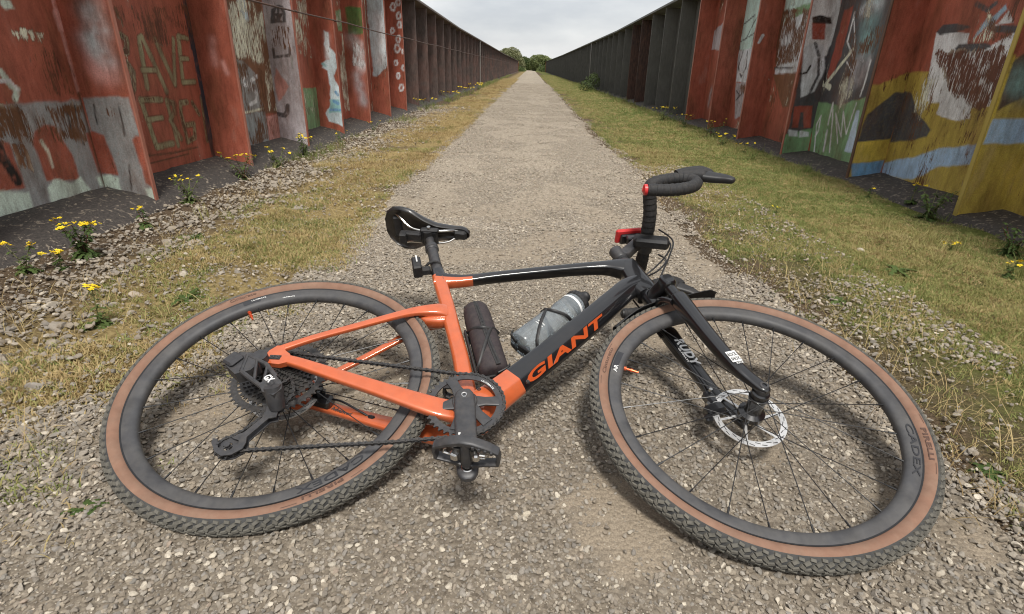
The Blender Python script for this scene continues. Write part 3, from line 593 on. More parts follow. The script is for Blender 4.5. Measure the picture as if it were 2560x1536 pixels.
def wall_material(name, attr=True, base=None):
    m, nt, b = principled(name); L = nt.links
    p = pos_node(nt)
    mp_ = node(nt, 'ShaderNodeMapping'); mp_.inputs['Scale'].default_value = (1, 1, .25); L.new(p, mp_.inputs['Vector'])
    n1 = node(nt, 'ShaderNodeTexNoise', Scale=30.0, Detail=8.0, Roughness=.7); L.new(mp_.outputs['Vector'], n1.inputs['Vector'])
    n2 = node(nt, 'ShaderNodeTexNoise', Scale=2.0, Detail=5.0, Roughness=.6); L.new(p, n2.inputs['Vector'])
    n3 = node(nt, 'ShaderNodeTexNoise', Scale=160.0, Detail=3.0); L.new(p, n3.inputs['Vector'])
    if attr:
        at = node(nt, 'ShaderNodeAttribute'); at.attribute_name = 'paint'
        c = at.outputs['Color']
        un = node(nt, 'ShaderNodeAttribute'); un.attribute_name = 'under'
        g = ramp(nt, n3.outputs['Fac'], [(.3, (.80, .80, .80)), (.7, (1.12, 1.12, 1.12))])
        c = mixc(nt, 1.0, c, g.outputs['Color'], 'MULTIPLY')
        mp2 = node(nt, 'ShaderNodeMapping'); mp2.inputs['Scale'].default_value = (1, 1, .14); L.new(p, mp2.inputs['Vector'])
        ns = node(nt, 'ShaderNodeTexNoise', Scale=75.0, Detail=9.0, Roughness=.74); L.new(mp2.outputs['Vector'], ns.inputs['Vector'])
        def mth(op, x, y):
            q = node(nt, 'ShaderNodeMath', operation=op)
            for i_, z_ in enumerate((x, y)):
                if hasattr(z_, 'is_linked'): L.new(z_, q.inputs[i_])
                else: q.inputs[i_].default_value = z_
            return q
        thr = mth('MULTIPLY_ADD', at.outputs['Alpha'], -.66); thr.inputs[2].default_value = .775
        d1 = mth('SUBTRACT', ns.outputs['Fac'], thr.outputs[0])
        m1 = mth('MULTIPLY', d1.outputs[0], 26.0); m1.use_clamp = True
        d2 = mth('SUBTRACT', d1.outputs[0], .035)
        m2 = mth('MULTIPLY', d2.outputs[0], 28.0); m2.use_clamp = True
        rustc = ramp(nt, n1.outputs['Fac'], [(.3, (.055, .022, .012)), (.55, (.13, .055, .024)), (.75, (.21, .10, .045))])
        c = mixc(nt, m1.outputs[0], c, rustc.outputs['Color'])
        uu = mixc(nt, 1.0, un.outputs['Color'], g.outputs['Color'], 'MULTIPLY')
        c = mixc(nt, m2.outputs[0], c, uu)
        mp3 = node(nt, 'ShaderNodeMapping'); mp3.inputs['Scale'].default_value = (1, 1, .35); L.new(p, mp3.inputs['Vector'])
        nb = node(nt, 'ShaderNodeTexNoise', Scale=5.0, Detail=9.0, Roughness=.68); L.new(mp3.outputs['Vector'], nb.inputs['Vector'])
        cl = ramp(nt, nb.outputs['Fac'], [(.45, (0, 0, 0)), (.66, (.60, .60, .60))])
        c = mixc(nt, cl.outputs['Color'], c, rustc.outputs['Color'])
        chalk = ramp(nt, nb.outputs['Fac'], [(.30, (.22, .22, .22)), (.42, (0, 0, 0))])
        c = mixc(nt, chalk.outputs['Color'], c, (.50, .36, .30))
        stain = ramp(nt, n1.outputs['Fac'], [(.28, (.66, .63, .60)), (.58, (1.12, 1.12, 1.12))])
        c = mixc(nt, .8, c, stain.outputs['Color'], 'MULTIPLY')
    else:
        r1 = ramp(nt, n2.outputs['Fac'], base[0]); r2 = ramp(nt, n1.outputs['Fac'], base[1])
        c = mixc(nt, .5, r1.outputs['Color'], r2.outputs['Color'])
    L.new(c, b.inputs['Base Color'])
    b.inputs['Roughness'].default_value = .62; b.inputs['Specular IOR Level'].default_value = .35
    bp = node(nt, 'ShaderNodeBump', Strength=.35, Distance=.003); L.new(n1.outputs['Fac'], bp.inputs['Height'])
    L.new(bp.outputs['Normal'], b.inputs['Normal'])
    return m

M_wall = wall_material('painted_iron')
M_darkL = wall_material('bare_iron_brown', False, ([(.35, (.085, .066, .058)), (.5, (.13, .085, .072)), (.62, (.21, .105, .082)), (.75, (.13, .115, .105))], [(.3, (.045, .036, .032)), (.5, (.12, .095, .085)), (.72, (.23, .18, .16))]))
M_darkR = wall_material('bare_iron_grey', False, ([(.35, (.105, .103, .088)), (.6, (.150, .146, .130)), (.75, (.115, .108, .10))], [(.3, (.075, .072, .064)), (.6, (.145, .140, .124)), (.78, (.20, .19, .165))]))
M_rustp = wall_material('rusted_iron', False, ([(.35, (.12, .060, .044)), (.6, (.075, .050, .042)), (.75, (.15, .075, .05))], [(.38, (.012, .009, .009)), (.5, (.08, .045, .034)), (.7, (.17, .09, .06))]))
M_flange = wall_material('flange_iron', False, ([(.3, (.10, .080, .068)), (.7, (.18, .14, .115))], [(.3, (.07, .052, .045)), (.7, (.19, .15, .13))]))
M_endred = wall_material('red_iron', False, ([(.3, (.30, .06, .035)), (.7, (.36, .085, .05))], [(.3, (.25, .05, .03)), (.7, (.36, .08, .05))]))

def footing_material():
    m, nt, b = principled('bitumen_footing'); L = nt.links
    p = pos_node(nt)
    n1 = node(nt, 'ShaderNodeTexNoise', Scale=34.0, Detail=8.0, Roughness=.68, Distortion=.5); L.new(p, n1.inputs['Vector'])
    n2 = node(nt, 'ShaderNodeTexNoise', Scale=90.0, Detail=5.0, Roughness=.7); L.new(p, n2.inputs['Vector'])
    dark = ramp(nt, n2.outputs['Fac'], [(.3, (.020, .017, .015)), (.5, (.045, .038, .033)), (.7, (.085, .072, .060))])
    flake = ramp(nt, n1.outputs['Fac'], [(.575, (0, 0, 0)), (.60, (.85, .85, .85))])
    fl = ramp(nt, n2.outputs['Fac'], [(.3, (.13, .105, .075)), (.7, (.32, .27, .21))])
    L.new(mixc(nt, flake.outputs['Color'], dark.outputs['Color'], fl.outputs['Color']), b.inputs['Base Color'])
    b.inputs['Roughness'].default_value = .85
    bp = node(nt, 'ShaderNodeBump', Strength=.7, Distance=.006); L.new(n1.outputs['Fac'], bp.inputs['Height']); L.new(bp.outputs['Normal'], b.inputs['Normal'])
    return m
M_foot = footing_material()

def painted_slab(name, plane, val, h0, h1, z0, z1, step, ops, seed, thick, sign, base='red', rust=.1):
    """a plate whose visible face is a fine grid carrying hand painting. plane 'w' = face in x=val (horizontal axis y); 'p' = face in y=val (horizontal axis x)"""
    nh = max(2, int(round(abs(h1 - h0) / step)) + 1); nzz = max(2, int(round((z1 - z0) / step)) + 1)
    hh = np.linspace(h0, h1, nh); zz = np.linspace(z0, z1, nzz)
    Hh, Zz = np.meshgrid(hh, zz)
    col, amt, und = paint_canvas(Hh, Zz, ops, seed, base, rust)
    buckle = (fbm(Hh, Zz, 2.2, 3, seed + 40) - .5) * .006
    if plane == 'w': co = np.stack([np.full_like(Hh, val) + buckle, Hh, Zz], -1)
    else: co = np.stack([Hh, np.full_like(Hh, val), Zz], -1)
    n0 = co.shape[0] * co.shape[1]
    i = np.arange(nzz - 1)[:, None] * nh + np.arange(nh - 1)[None]
    q = np.stack([i, i + 1, i + nh + 1, i + nh], -1).reshape(-1, 4).tolist()
    # back and rim of the plate
    def P(h, z, d):
        return (val + sign * d, h, z) if plane == 'w' else (h, val + sign * d, z)
    ex = [P(h0, z0, -.002), P(h1, z0, -.002), P(h1, z1, -.002), P(h0, z1, -.002), P(h0, z0, thick), P(h1, z0, thick), P(h1, z1, thick), P(h0, z1, thick)]
    if plane == 'w': ex[:4] = [P(h0, z0, 0.004), P(h1, z0, .004), P(h1, z1, .004), P(h0, z1, .004)]
    else: ex[:4] = [P(h0, z0, 0), P(h1, z0, 0), P(h1, z1, 0), P(h0, z1, 0)]
    b = n0
    q += [[b + 4, b + 5, b + 6, b + 7], [b, b + 1, b + 5, b + 4], [b + 1, b + 2, b + 6, b + 5], [b + 2, b + 3, b + 7, b + 6], [b + 3, b, b + 4, b + 7]]
    me = bpy.data.meshes.new(name)
    me.from_pydata(np.concatenate([co.reshape(-1, 3), np.array(ex)]).tolist(), [], q)
    ca = me.color_attributes.new('paint', 'FLOAT_COLOR', 'POINT')
    bc = np.array(PC['rustb'])
    cc = np.ones((n0 + 8, 4)); cc[:n0, :3] = col.reshape(-1, 3); cc[n0:, :3] = bc; cc[:n0, 3] = amt.ravel(); cc[n0:, 3] = .15
    ca.data.foreach_set('color', cc.ravel())
    ca = me.color_attributes.new('under', 'FLOAT_COLOR', 'POINT')
    cc[:, 3] = 1; cc[:n0, :3] = und.reshape(-1, 3); cc[n0:, :3] = PC['rust']
    ca.data.foreach_set('color', cc.ravel())
    sm = np.ones(len(q), bool); sm[-5:] = False
    me.polygons.foreach_set('use_smooth', sm)
    me.update()
    return me

def ztop(y):
    return float(np.interp(y, [0, 11, 18, 25, 48, 101], [1.875, 1.865, 1.76, 1.735, 1.65, 1.62]))

def make_wall(side):
    Lft = side < 0
    web, edge = (-2.42, -2.155) if Lft else (2.75, 2.50)
    if Lft: ysp = [3.11, 4.31, 5.51, 6.62, 7.79, 8.97, 10.17]
    else: ysp = [3.23, 4.43, 5.68, 6.94, 8.14, 9.37, 10.56]
    npaint = 7 if Lft else 6
    while ysp[-1] < 100: ysp.append(ysp[-1] + 1.2)
    pre = [ysp[0] - 1.2 * k for k in (3, 2, 1)]
    root = empty('girder_wall', Matrix.Translation((web, 3, 0)))
    if Lft: tag(root, 'rusting red painted iron girder wall with SAVE ENERGY graffiti, left of the path', 'wall')
    else: tag(root, 'iron girder wall with white barrel and blue river graffiti, right of the path', 'wall')
    inv = Matrix.Translation((-web, -3, 0))
    dark = M_darkL if Lft else M_darkR
    s = -1 if Lft else 1           # direction away from the path
    allp = pre + ysp
    pk = 'l' if Lft else 'r'
    farbox = MB(); farweb = MB(); farfoot = MB()
    for i, y in enumerate(allp):
        k = i - 3
        zt = ztop(y) - .012
        # --- web plate of the bay in front of (nearer than) this stiffener
        y0 = allp[i - 1] + .012 if i else y - 1.19
        near = y < 26
        if k <= npaint - 1 and k > -3:
            st = .009 if y < 6.8 else .015
            me = painted_slab('web_plate', 'w', web, y0, y + .010, .0, ztop(y0) - .012, st, PAINT.get(pk + 'w%d' % k, []), 31 + k * 13 + (7 if Lft else 77), .014, s, rust=.25)
            link('web_plate', me, M_wall, root, inv)
        elif near:
            mb = MB(); mb.box((web + s * .007, (y0 + y + .010) / 2, zt / 2), (.014, y + .010 - y0, zt - .003))
            mb.build('web_plate', M_rustp if (not Lft and k in (9, 10)) else dark, root, inv)
        else:
            farweb.box((web + s * .007, (y0 + y + .010) / 2, zt / 2), (.014, y + .010 - y0, zt - .003))
        # --- stiffener plate
        x0, x1 = edge, web + s * .005
        if k <= npaint - 1 and k > -3:
            st = .008 if y < 7 else .014
            me = painted_slab('stiffener', 'p', y, min(x0, x1), max(x0, x1), -.04, zt, st, PAINT.get(pk + 'p%d' % k, []), 231 + k * 7 + (3 if Lft else 53), .022, 1, rust=.17)
            link('stiffener', me, M_wall, root, inv)
            # rolled edge strip, paler where the paint has worn
            mb = MB(); mb.box((edge - s * .002, y + .011, zt / 2 - .02), (.010, .030, zt + .036), bev=.003)
            mb.build('edge_strip', M_edge_y if (not Lft and k == 0) else (M_edge_b if (not Lft and k == 1) else M_edge), root, inv)
        elif near:
            mb = MB(); mb.box(((edge + web) / 2, y + .011, zt / 2 - .02), (abs(edge - web) - .002, .022, zt + .036), bev=.002)
            mt = dark
            if not Lft and k in (9, 10): mt = M_rustp
            mb.build('stiffener', mt, root, inv)
        else:
            farbox.box(((edge + web) / 2, y + .011, zt / 2 - .02), (abs(edge - web) - .002, .022, zt + .036))
        # --- bitumen footing of the bay
        if i:
            fx = np.linspace(0, 1, 9); ny = 26 if y < 12 else 6
            fy = np.linspace(allp[i - 1], y, ny)
            FX, FY = np.meshgrid(fx, fy)
            zr = .108 if Lft else .078
            XX = web - s * .001 + (-s) * FX * (.335 if Lft else .35)
            ZZ = zr * (1 - FX * .72) - .16 * np.clip(FX - .62, 0, 1) ** 1.2 + (fbm(XX, FY, 9, 3, 21) - .5) * .016
            XX = XX + s * .03 * (fbm(FY, FX, 6, 2, 23)) * FX * -1
            if near:
                link('footing', grid_mesh('footing', XX, FY, ZZ), M_foot, root, inv)
            else:
                farfoot.add([(XX[a, b_], FY[a, b_], ZZ[a, b_]) for a in (0, -1) for b_ in (0, -1)], [(0, 1, 3, 2)])
    tag(farweb.build('far_web_plates', dark, root, inv), kind='stuff')
    tag(farbox.build('far_stiffeners', dark, root, inv), kind='stuff')
    tag(farfoot.build('far_footing', M_foot, root, inv), kind='stuff')
    # --- top flange, riveted strips following the sagging top line
    fl = MB()
    yy = [-.6, 4, 8, 11, 14, 18, 25, 36, 48, 70, 101.5]
    for a, b in zip(yy[:-1], yy[1:]):
        za, zb = ztop(a), ztop(b)
        xi, xo = edge + (-s) * .035, web + s * .12
        vs = []
        for (yv, zv) in ((a, za), (b - .004, zb)):
            vs += [(xi, yv, zv), (xo, yv, zv), (xo, yv, zv + .035), (xi, yv, zv + .035)]
        fl.add(vs, [(0, 1, 2, 3), (4, 7, 6, 5), (0, 4, 5, 1), (1, 5, 6, 2), (2, 6, 7, 3), (3, 7, 4, 0)], 0, True)
        vs = []
        for (yv, zv) in ((a, za), (b - .004, zb)):
            vs += [(xi + s * .008, yv, zv - .05), (xi + s * .02, yv, zv - .05), (xi + s * .02, yv, zv - .001), (xi + s * .008, yv, zv - .001)]
    fl.build('top_flange', M_flange if Lft else M_darkR, root, inv, smooth=0)
    mb = MB(); ye = allp[-1] + .3
    mb.box(((edge + web) / 2, ye, .8), (.34, .30, 1.66), bev=.01)
    mb.build('end_post', M_endred, root, inv)
    return root

M_edge = wall_material('worn_edge', False, ([(.35, (.34, .085, .05)), (.6, (.42, .16, .11)), (.75, (.56, .34, .26))], [(.3, (.26, .07, .04)), (.7, (.5, .27, .2))]))
M_edge_y = wall_material('yellow_edge', False, ([(.3, (.42, .31, .06)), (.7, (.50, .38, .10))], [(.3, (.36, .26, .05)), (.7, (.5, .38, .12))]))
M_edge_b = wall_material('brown_edge', False, ([(.3, (.07, .04, .025)), (.7, (.16, .07, .04))], [(.3, (.05, .03, .02)), (.7, (.2, .12, .08))]))
wall_l = make_wall(-1)
wall_r = make_wall(1)

# rusty wire rope stretched along the left wall
mb = MB()
cp = [(-2.125, y, float(np.interp(y, [0, 5, 10, 25, 60], [1.235, 1.212, 1.19, 1.15, 1.12])) - .012 * math.sin((y % 3.5) / 3.5 * math.pi)) for y in np.arange(1.0, 60, .5)]
mb.tube(cp, .0075, 6)
for y in (5.51, 6.62, 7.79, 8.97, 10.17):
    mb.tube([(-2.125, y - .012, float(np.interp(y, [5, 10], [1.205, 1.18])) + 0), (-2.125, y + .03, float(np.interp(y, [5, 10], [1.205, 1.18])))], .011, 6)
wire = mb.build('wire_rope', M_rustp)
tag(wire, 'thin rusty wire rope strung along the left girder wall', 'wire rope')

M_pale = simple('pale_galvanised', (.27, .255, .235), .6, .3, 0, .1)
for nm, x, lab in (('conduit', -2.13, 'pale vertical conduit on the brown girder wall, left of the path'), ('conduit', 2.47, 'pale vertical conduit on the grey girder wall, right of the path')):
    mb = MB(); mb.tube([(x, 25.15, -.02), (x, 25.15, 1.70)], .020, 8)
    tag(mb.build(nm, M_pale), lab, 'pipe')

# ------------------------------------------------------------------ the bicycle (frame axes: X forward, Y left, Z up, origin at the rear axle)
BR = Matrix(((0.999558, 0.006815, 0.028926, -0.542417), (-0.029645, 0.296788, 0.954483, 1.057336), (-0.002080, -0.954919, 0.296858, 0.118800), (0, 0, 0, 1)))
bike = empty('gravel_bicycle', BR)
tag(bike, 'orange and black drop bar gravel bicycle with tan wall tyres lying on the gravel path', 'bicycle')
STEER = Matrix(((0.999721, -0.023607, -0.000102, 1.049546), (0.023607, 0.999684, 0.008664, 0.001132), (-0.000102, -0.008664, 0.999962, 0), (0, 0, 0, 1)))
def F(x, lat, z): return Vector((x, -lat, z))
def part(mb, name, mats, mat=None, parent=None, smooth=35): return mb.build(name, mats, parent or bike, mat, smooth)

# ---- frame tubes
OB = [M_orange, M_black]
mb = MB()      # down tube: flat sides, bevelled lower edge
prof = [(-.7, 1), (-.93, .95), (-1, .80), (-1, -.20), (-.97, -.27), (-.28, -.74), (-.15, -.80), (.15, -.80), (.28, -.74), (.97, -.27), (1, -.20), (1, .80), (.93, .95), (.7, 1)]
dt = [(.440, 0, -.072, .036, .036), (.478, 0, -.036, .034, .036), (.531, 0, .026, .030, .0345), (.60, 0, .108, .030, .0335), (.668, 0, .190, .030, .0325), (.735, 0, .275, .029, .032), (.785, 0, .340, .028, .031), (.815, 0, .378, .027, .030), (.850, 0, .405, .025, .026)]
dt = smooth_path(dt, 4)
loft(mb, dt, prof=prof, mifun=lambda c: 0 if (c.x * .64 + c.z * .77) < (.352 if c.y < 0 else .352) else 1)
part(mb, 'down_tube', OB, smooth=50)
mb = MB()
loft(mb, smooth_path([(.285, 0, .392, .018, .028), (.32, 0, .392, .016, .021), (.37, 0, .397, .0145, .0150), (.45, 0, .418, .0150, .0125), (.60, 0, .453, .016, .0130), (.70, 0, .474, .017, .0140), (.76, 0, .482, .019, .017), (.80, 0, .482, .022, .028), (.835, 0, .480, .022, .034)], 4), e=4.2,
     mifun=lambda c: 0 if (c.x < .388 and c.z < .395 + (c.x - .33) * .15 and c.z < .397) else 1)
part(mb, 'top_tube', OB)
ax_s = Vector((-.3444, 0, .9388)); ax_p = Vector((.9388, 0, .3444)); FH = Vector((1.04956, 0, 0))
AX = FH - ax_p * .045
def onaxis(t, off=0, lat=0): q = AX + ax_s * t + ax_p * off; return Vector((q.x, -lat, q.z))
mb = MB()
loft(mb, [(*onaxis(t, o), hw, hh) for t, o, hw, hh in ((.408, -.002, .026, .030), (.430, -.004, .0265, .034), (.47, -.004, .024, .033), (.51, -.002, .023, .031), (.535, 0, .023, .029), (.548, 0, .022, .027))], e=3.4)
part(mb, 'head_tube', M_black)
mb = MB()
st = [(.433, 0, -.075, .030, .034), (.428, 0, -.03, .024, .024), (.410, 0, .04, .0195, .021), (.393, 0, .102, .0185, .020), (.362, 0, .195, .018, .0195), (.333, 0, .285, .018, .0195), (.310, 0, .350, .0175, .0195), (.292, 0, .405, .017, .020), (.283, 0, .432, .016, .018)]
loft(mb, smooth_path(st, 4), e=3.0, mifun=lambda c: 0 if c.z + (c.x - .30) * .35 < .392 else 1)
part(mb, 'seat_tube', OB)
mb = MB(); mb.lathe([(.012, -.043), (.0245, -.043), (.027, -.036), (.027, .036), (.0245, .043), (.012, .043)], 28, 0, 'Y', (.429, 0, -.072))
mb.box((.455, 0, -.070), (.05, .066, .055), bev=.012)
part(mb, 'bottom_bracket_shell', M_orange)
for sgn in (1, -1):
    mb = MB()
    y_ = lambda lat: -lat * sgn
    loft(mb, smooth_path([(.425, y_(.026), -.082, .014, .026), (.385, y_(.044), -.087, .010, .024), (.34, y_(.052), -.080, .0095, .0215), (.25, y_(.059), -.056, .009, .0175), (.15, y_(.064), -.028, .0085, .0150), (.06, y_(.069), -.003, .0085, .0125), (.018, y_(.071), .006, .0075, .0115)], 4), e=4.0)
    # dropout yoke
    mb.prism([(-.017, -.006), (-.019, .010), (-.016, .024), (-.004, .040), (.010, .040), (.020, .026), (.034, .016), (.040, -.006), (.020, -.015), (-.006, -.013)], y_(.065), y_(.0775), 0)
    part(mb, 'chain_stay', M_orange)
    mb = MB()
    loft(mb, smooth_path([(.004, y_(.070), .036, .0065, .009), (.06, y_(.066), .078, .0060, .0085), (.13, y_(.056), .128, .0058, .0090), (.20, y_(.044), .180, .006, .0100), (.25, y_(.034), .217, .0068, .0120), (.285, y_(.026), .236, .0085, .0155), (.318, y_(.018), .246, .013, .020), (.334, y_(.010), .250, .014, .022)], 4), e=4.0)
    part(mb, 'seat_stay', M_orange)
mb = MB(); loft(mb, [(.272, 0, .232, .016, .010), (.290, 0, .226, .018, .016), (.318, 0, .235, .018, .026), (.335, 0, .245, .016, .030)], e=3.5)
part(mb, 'stay_bridge', M_orange)
# flip chip and axle end caps
mb = MB(); mb.box(F(.005, .0780, .004), (.026, .003, .013), Matrix.Rotation(math.radians(-0), 3, 'Y'), bev=.003)
for dx in (-.006, .006): mb.lathe([(.0022, -.0804), (.0042, -.0804), (.0042, -.079), (.0022, -.079)], 14, 1, 'Y', (.005 + dx, 0, .004))
part(mb, 'flip_chip', [M_plastic, M_satin])
# side lettering on the down tube, two bevelled faces
du = Vector((.639, 0, .769))
fa, fb = Vector((0, -.0291, 0)) + Vector((-.769, 0, .639)) * -.0088, Vector((0, -.0084, 0)) + Vector((-.769, 0, .639)) * -.0240
up_ = (fa - fb).normalized(); nrm = du.cross(up_)
lettering(bike, 'GIANT', flat_text(Vector((.538, 0, .0335)) + fb + nrm * .0008 + up_ * .0005, du, up_, .280, .0250, .45, .0008), M_orange2)
for px_, pl_, pz_ in ((.556, .0262, .0155), (.452, .0335, -.020)):      # small frame bolts
    mb = MB(); mb.lathe([(.0016, -.002), (.0040, -.0022), (.0046, -.001), (.0046, .003)], 12, 0, 'Y', F(px_, pl_, pz_), closed=False); part(mb, 'frame_bolt', M_dsteel)
# ---- wheels
wheel_me = None
def build_tyre():
    mb = MB()
    half = [(.3168, -.0130), (.3185, -.0150), (.3225, -.0190), (.3290, -.0222), (.3345, -.0224), (.3388, -.0214), (.3445, -.0188), (.3505, -.0130), (.3540, -.0066), (.3552, 0)]
    prof = half + [(r, -y) for r, y in reversed(half[:-1])]
    n = len(prof) - 1
    mis = [0 if (j < 5 or j >= n - 5) else 1 for j in range(n)]
    mb.lathe(prof, 160, 1, 'Y', closed=False, mis=mis)
    return mb.mesh('tyre', 60)
def knob(mb, th, phi, la, lb, h, skew, rr):
    """one tread block; phi = 0 on the right flank, 90 on the crown, 180 on the left flank"""
    ph = math.radians(phi)
    r = .3330 + .0226 * math.sin(ph); y = -.0222 * math.cos(ph)
    nr, ny = math.sin(ph), -math.cos(ph); tr_, ty = math.cos(ph), math.sin(ph)
    ct, st_ = math.cos(th), math.sin(th)
    c = Vector((r * ct, y, r * st_)); N = Vector((nr * ct, ny, nr * st_)); T1 = Vector((-st_, 0, ct)); T2 = Vector((tr_ * ct, ty, tr_ * st_))
    ca, sa = math.cos(skew), math.sin(skew)
    A = T1 * ca + T2 * sa; B = T2 * ca - T1 * sa
    vs = []
    for hh, k in ((-.001, 1.08), (h, .86)):
        for i, j in ((-1, -1), (1, -.75), (1.1, 1), (-.9, .8)):
            vs.append(c + N * hh + A * (i * la * k) + B * (j * lb * k))
    mb.add(vs, [(4, 5, 6, 7), (0, 1, 5, 4), (1, 2, 6, 5), (2, 3, 7, 6), (3, 0, 4, 7)], 0, True)
def build_tread():
    mb = MB(); N = 112; r = random.Random(4)
    for i in range(N):
        t = 2 * math.pi * i / N; dp = math.pi / N
        for m in (0, 1):
            f = (lambda p: p) if m == 0 else (lambda p: 180 - p)
            s = 1 if m == 0 else -1
            knob(mb, t, f(30), .0052, .0032, .0026, s * .15, r)
            knob(mb, t + dp, f(46), .0056, .0036, .0028, -s * .55, r)
            knob(mb, t + .3 * dp, f(62), .0050, .0034, .0026, s * .5, r)
            knob(mb, t + dp * 1.3, f(77), .0058, .0030, .0024, -s * .35, r)
        knob(mb, t + .5 * dp, 90, .0046, .0034, .0024, .1, r)
    return mb.mesh('tread', 0)
def build_rim():
    mb = MB()
    half = [(.3130, -.0105), (.3160, -.0125), (.3160, -.0145), (.3140, -.0150), (.3000, -.0144), (.2950, -.0132), (.2905, -.0100), (.2880, -.0055), (.2873, 0)]
    prof = half + [(r, -y) for r, y in reversed(half[:-1])]
    mb.lathe(prof, 160, 0, 'Y', closed=True)
    return mb.mesh('wheel', 40)
TYRE, TREAD, RIM = build_tyre(), build_tread(), build_rim()
TYRE.materials.append(M_tan); TYRE.materials.append(M_tyre); TREAD.materials.append(M_knob); RIM.materials.append(M_rim)
sp = MB(); sp.tube([(0, 0, 0), (0, 0, .94)], .00105, 6); sp.tube([(0, 0, .94), (0, 0, 1.0)], .0021, 6)
SPOKE = sp.mesh('spoke'); SPOKE.materials.append(M_cable)
bd = MB(); bd.lathe([(.3152, -.0150), (.3182, -.0160), (.3184, -.0148), (.3160, -.0128)], 128, 0, 'Y')
BEAD = bd.mesh('bead_line'); BEAD.materials.append(M_cable)
def z_to(d, ln):
    q = Vector((0, 0, 1)).rotation_difference(d).to_matrix().to_4x4()
    return q @ Matrix.Diagonal((1, 1, ln, 1))
def make_wheel(mat, fl_r, fl_l, hub_prof, spin, valve_a, texts):
    w = link('wheel', RIM, None, bike, mat)
    link('tyre', TYRE, None, w); link('tread', TREAD, None, w); link('bead_line', BEAD, None, w)
    hb = MB(); hb.lathe(hub_prof, 32, 0, 'Y', closed=False)
    hb.build('hub', M_black, w)
    for j in range(24):
        side = -1 if j % 2 == 0 else 1
        a = 2 * math.pi * j / 24 + spin
        fr, fy = (fl_r if side < 0 else fl_l)
        da = math.radians(58) * (1 if (j // 2) % 2 else -1)
        p = Vector((fr * math.cos(a + da), fy, fr * math.sin(a + da))); q = Vector((.2885 * math.cos(a), .002 * side, .2885 * math.sin(a)))
        o = bpy.data.objects.new('spoke', SPOKE); COL.objects.link(o); o.parent = w
        o.matrix_local = Matrix.Translation(p) @ z_to((q - p).normalized(), (q - p).length)
    va = math.radians(valve_a); vd = Vector((math.cos(va), 0, math.sin(va)))
    vb = MB()
    vb.tube([vd * .290, vd * .283, vd * .2825], [.0048, .0048, .003], 10); vb.tube([vd * .2825, vd * .2730], .0026, 8); vb.tube([vd * .273, vd * .268], .0042, 8); vb.tube([vd * .268, vd * .254], [.0028, .0022], 8)
    vb.build('valve', M_anod, w)
    for t, r0, h, a0, wd, l0, l1, m in texts:
        lettering(w, t, ring_text(r0, h, math.radians(a0), wd, l0, l1), m)
    # fine printed dashes either side of the tyre words
    for (a0, a1, rr) in ([(texts[0][3] + 6.5, texts[0][3] + 2.2, .3345), (texts[0][3] - 15.2, texts[0][3] - 20, .3345), (texts[1][3] + 5.6, texts[1][3] + 1.6, .3335), (texts[1][3] - 13, texts[1][3] - 17, .3335)]):
        db = MB()
        for k in range(6):
            x0, x1 = math.radians(a0 + (a1 - a0) * k / 6), math.radians(a0 + (a1 - a0) * (k + 1) / 6)
            db.add([(rr * math.cos(x0), -.0229, rr * math.sin(x0)), (rr * math.cos(x1), -.0229, rr * math.sin(x1)), ((rr + .0012) * math.cos(x1), -.0228, (rr + .0012) * math.sin(x1)), ((rr + .0012) * math.cos(x0), -.0228, (rr + .0012) * math.sin(x0))], [(0, 1, 2, 3)])
        db.build('printed_line', M_print, w, smooth=0)
    return w
txt_r = [('PIRELLI', .3245, .0085, -48.2, .078, .0207, .0229, M_print), ('Cinturato', .3250, .0080, 133, .066, .0211, .0229, M_print), ('CADEX', .2990, .0130, -38, .135, .0148, .0154, M_rimdark), ('ULTIMATE', .3075, .0045, 124.5, .036, .0152, .0155, M_white), ('ULTIMATE', .2925, .003, 110, .030, .0128, .0138, M_white)]
txt_f = [('PIRELLI', .3245, .0085, -8.0, .082, .0207, .0229, M_print), ('Cinturato', .3250, .0080, 171, .084, .0211, .0229, M_print), ('CADEX', .2990, .0130, -6.0, .135, .0148, .0154, M_rimdark), ('AR', .3010, .009, 168, .022, .0148, .0154, M_white)]
hub_f = [(.008, -.050), (.0155, -.050), (.0190, -.047), (.0190, -.042), (.0175, -.041), (.0175, -.034), (.0205, -.033), (.0205, -.028), (.0180, -.027), (.0172, 0), (.0190, .010), (.0285, .016), (.0285, .026), (.0200, .032), (.0200, .040), (.012, .050), (.008, .050)]
hub_r = [(.008, -.068), (.011, -.068), (.015, -.058), (.017, -.022), (.027, -.020), (.027, -.016), (.0165, -.012), (.0150, .015), (.0265, .022), (.0265, .027), (.020, .030), (.020, .040), (.011, .060), (.008, .060)]
wr = make_wheel(Matrix.Identity(4), (.0245, -.018), (.0245, .0245), hub_r, .05, 127.4, txt_r)
wf = make_wheel(STEER, (.0190, -.0305), (.0255, .0265), hub_f, .10, 161.7, txt_f)
# darker label patches on the rims
for w, a0, a1 in ((wr, 128.5, 120.5), (wf, 166.5, 155.5)):
    mb = MB(); k = 8
    vs = []
    for i in range(k + 1):
        a = math.radians(a0 + (a1 - a0) * i / k)
        vs += [(.3000 * math.cos(a), -.0148, .3000 * math.sin(a)), (.3138, -.01535, a)]
        vs[-1] = (.3138 * math.cos(a), -.01535, .3138 * math.sin(a))
    mb.add(vs, [(2 * i, 2 * i + 1, 2 * i + 3, 2 * i + 2) for i in range(k)])
    mb.build('rim_label', M_rimdark, w, smooth=0)

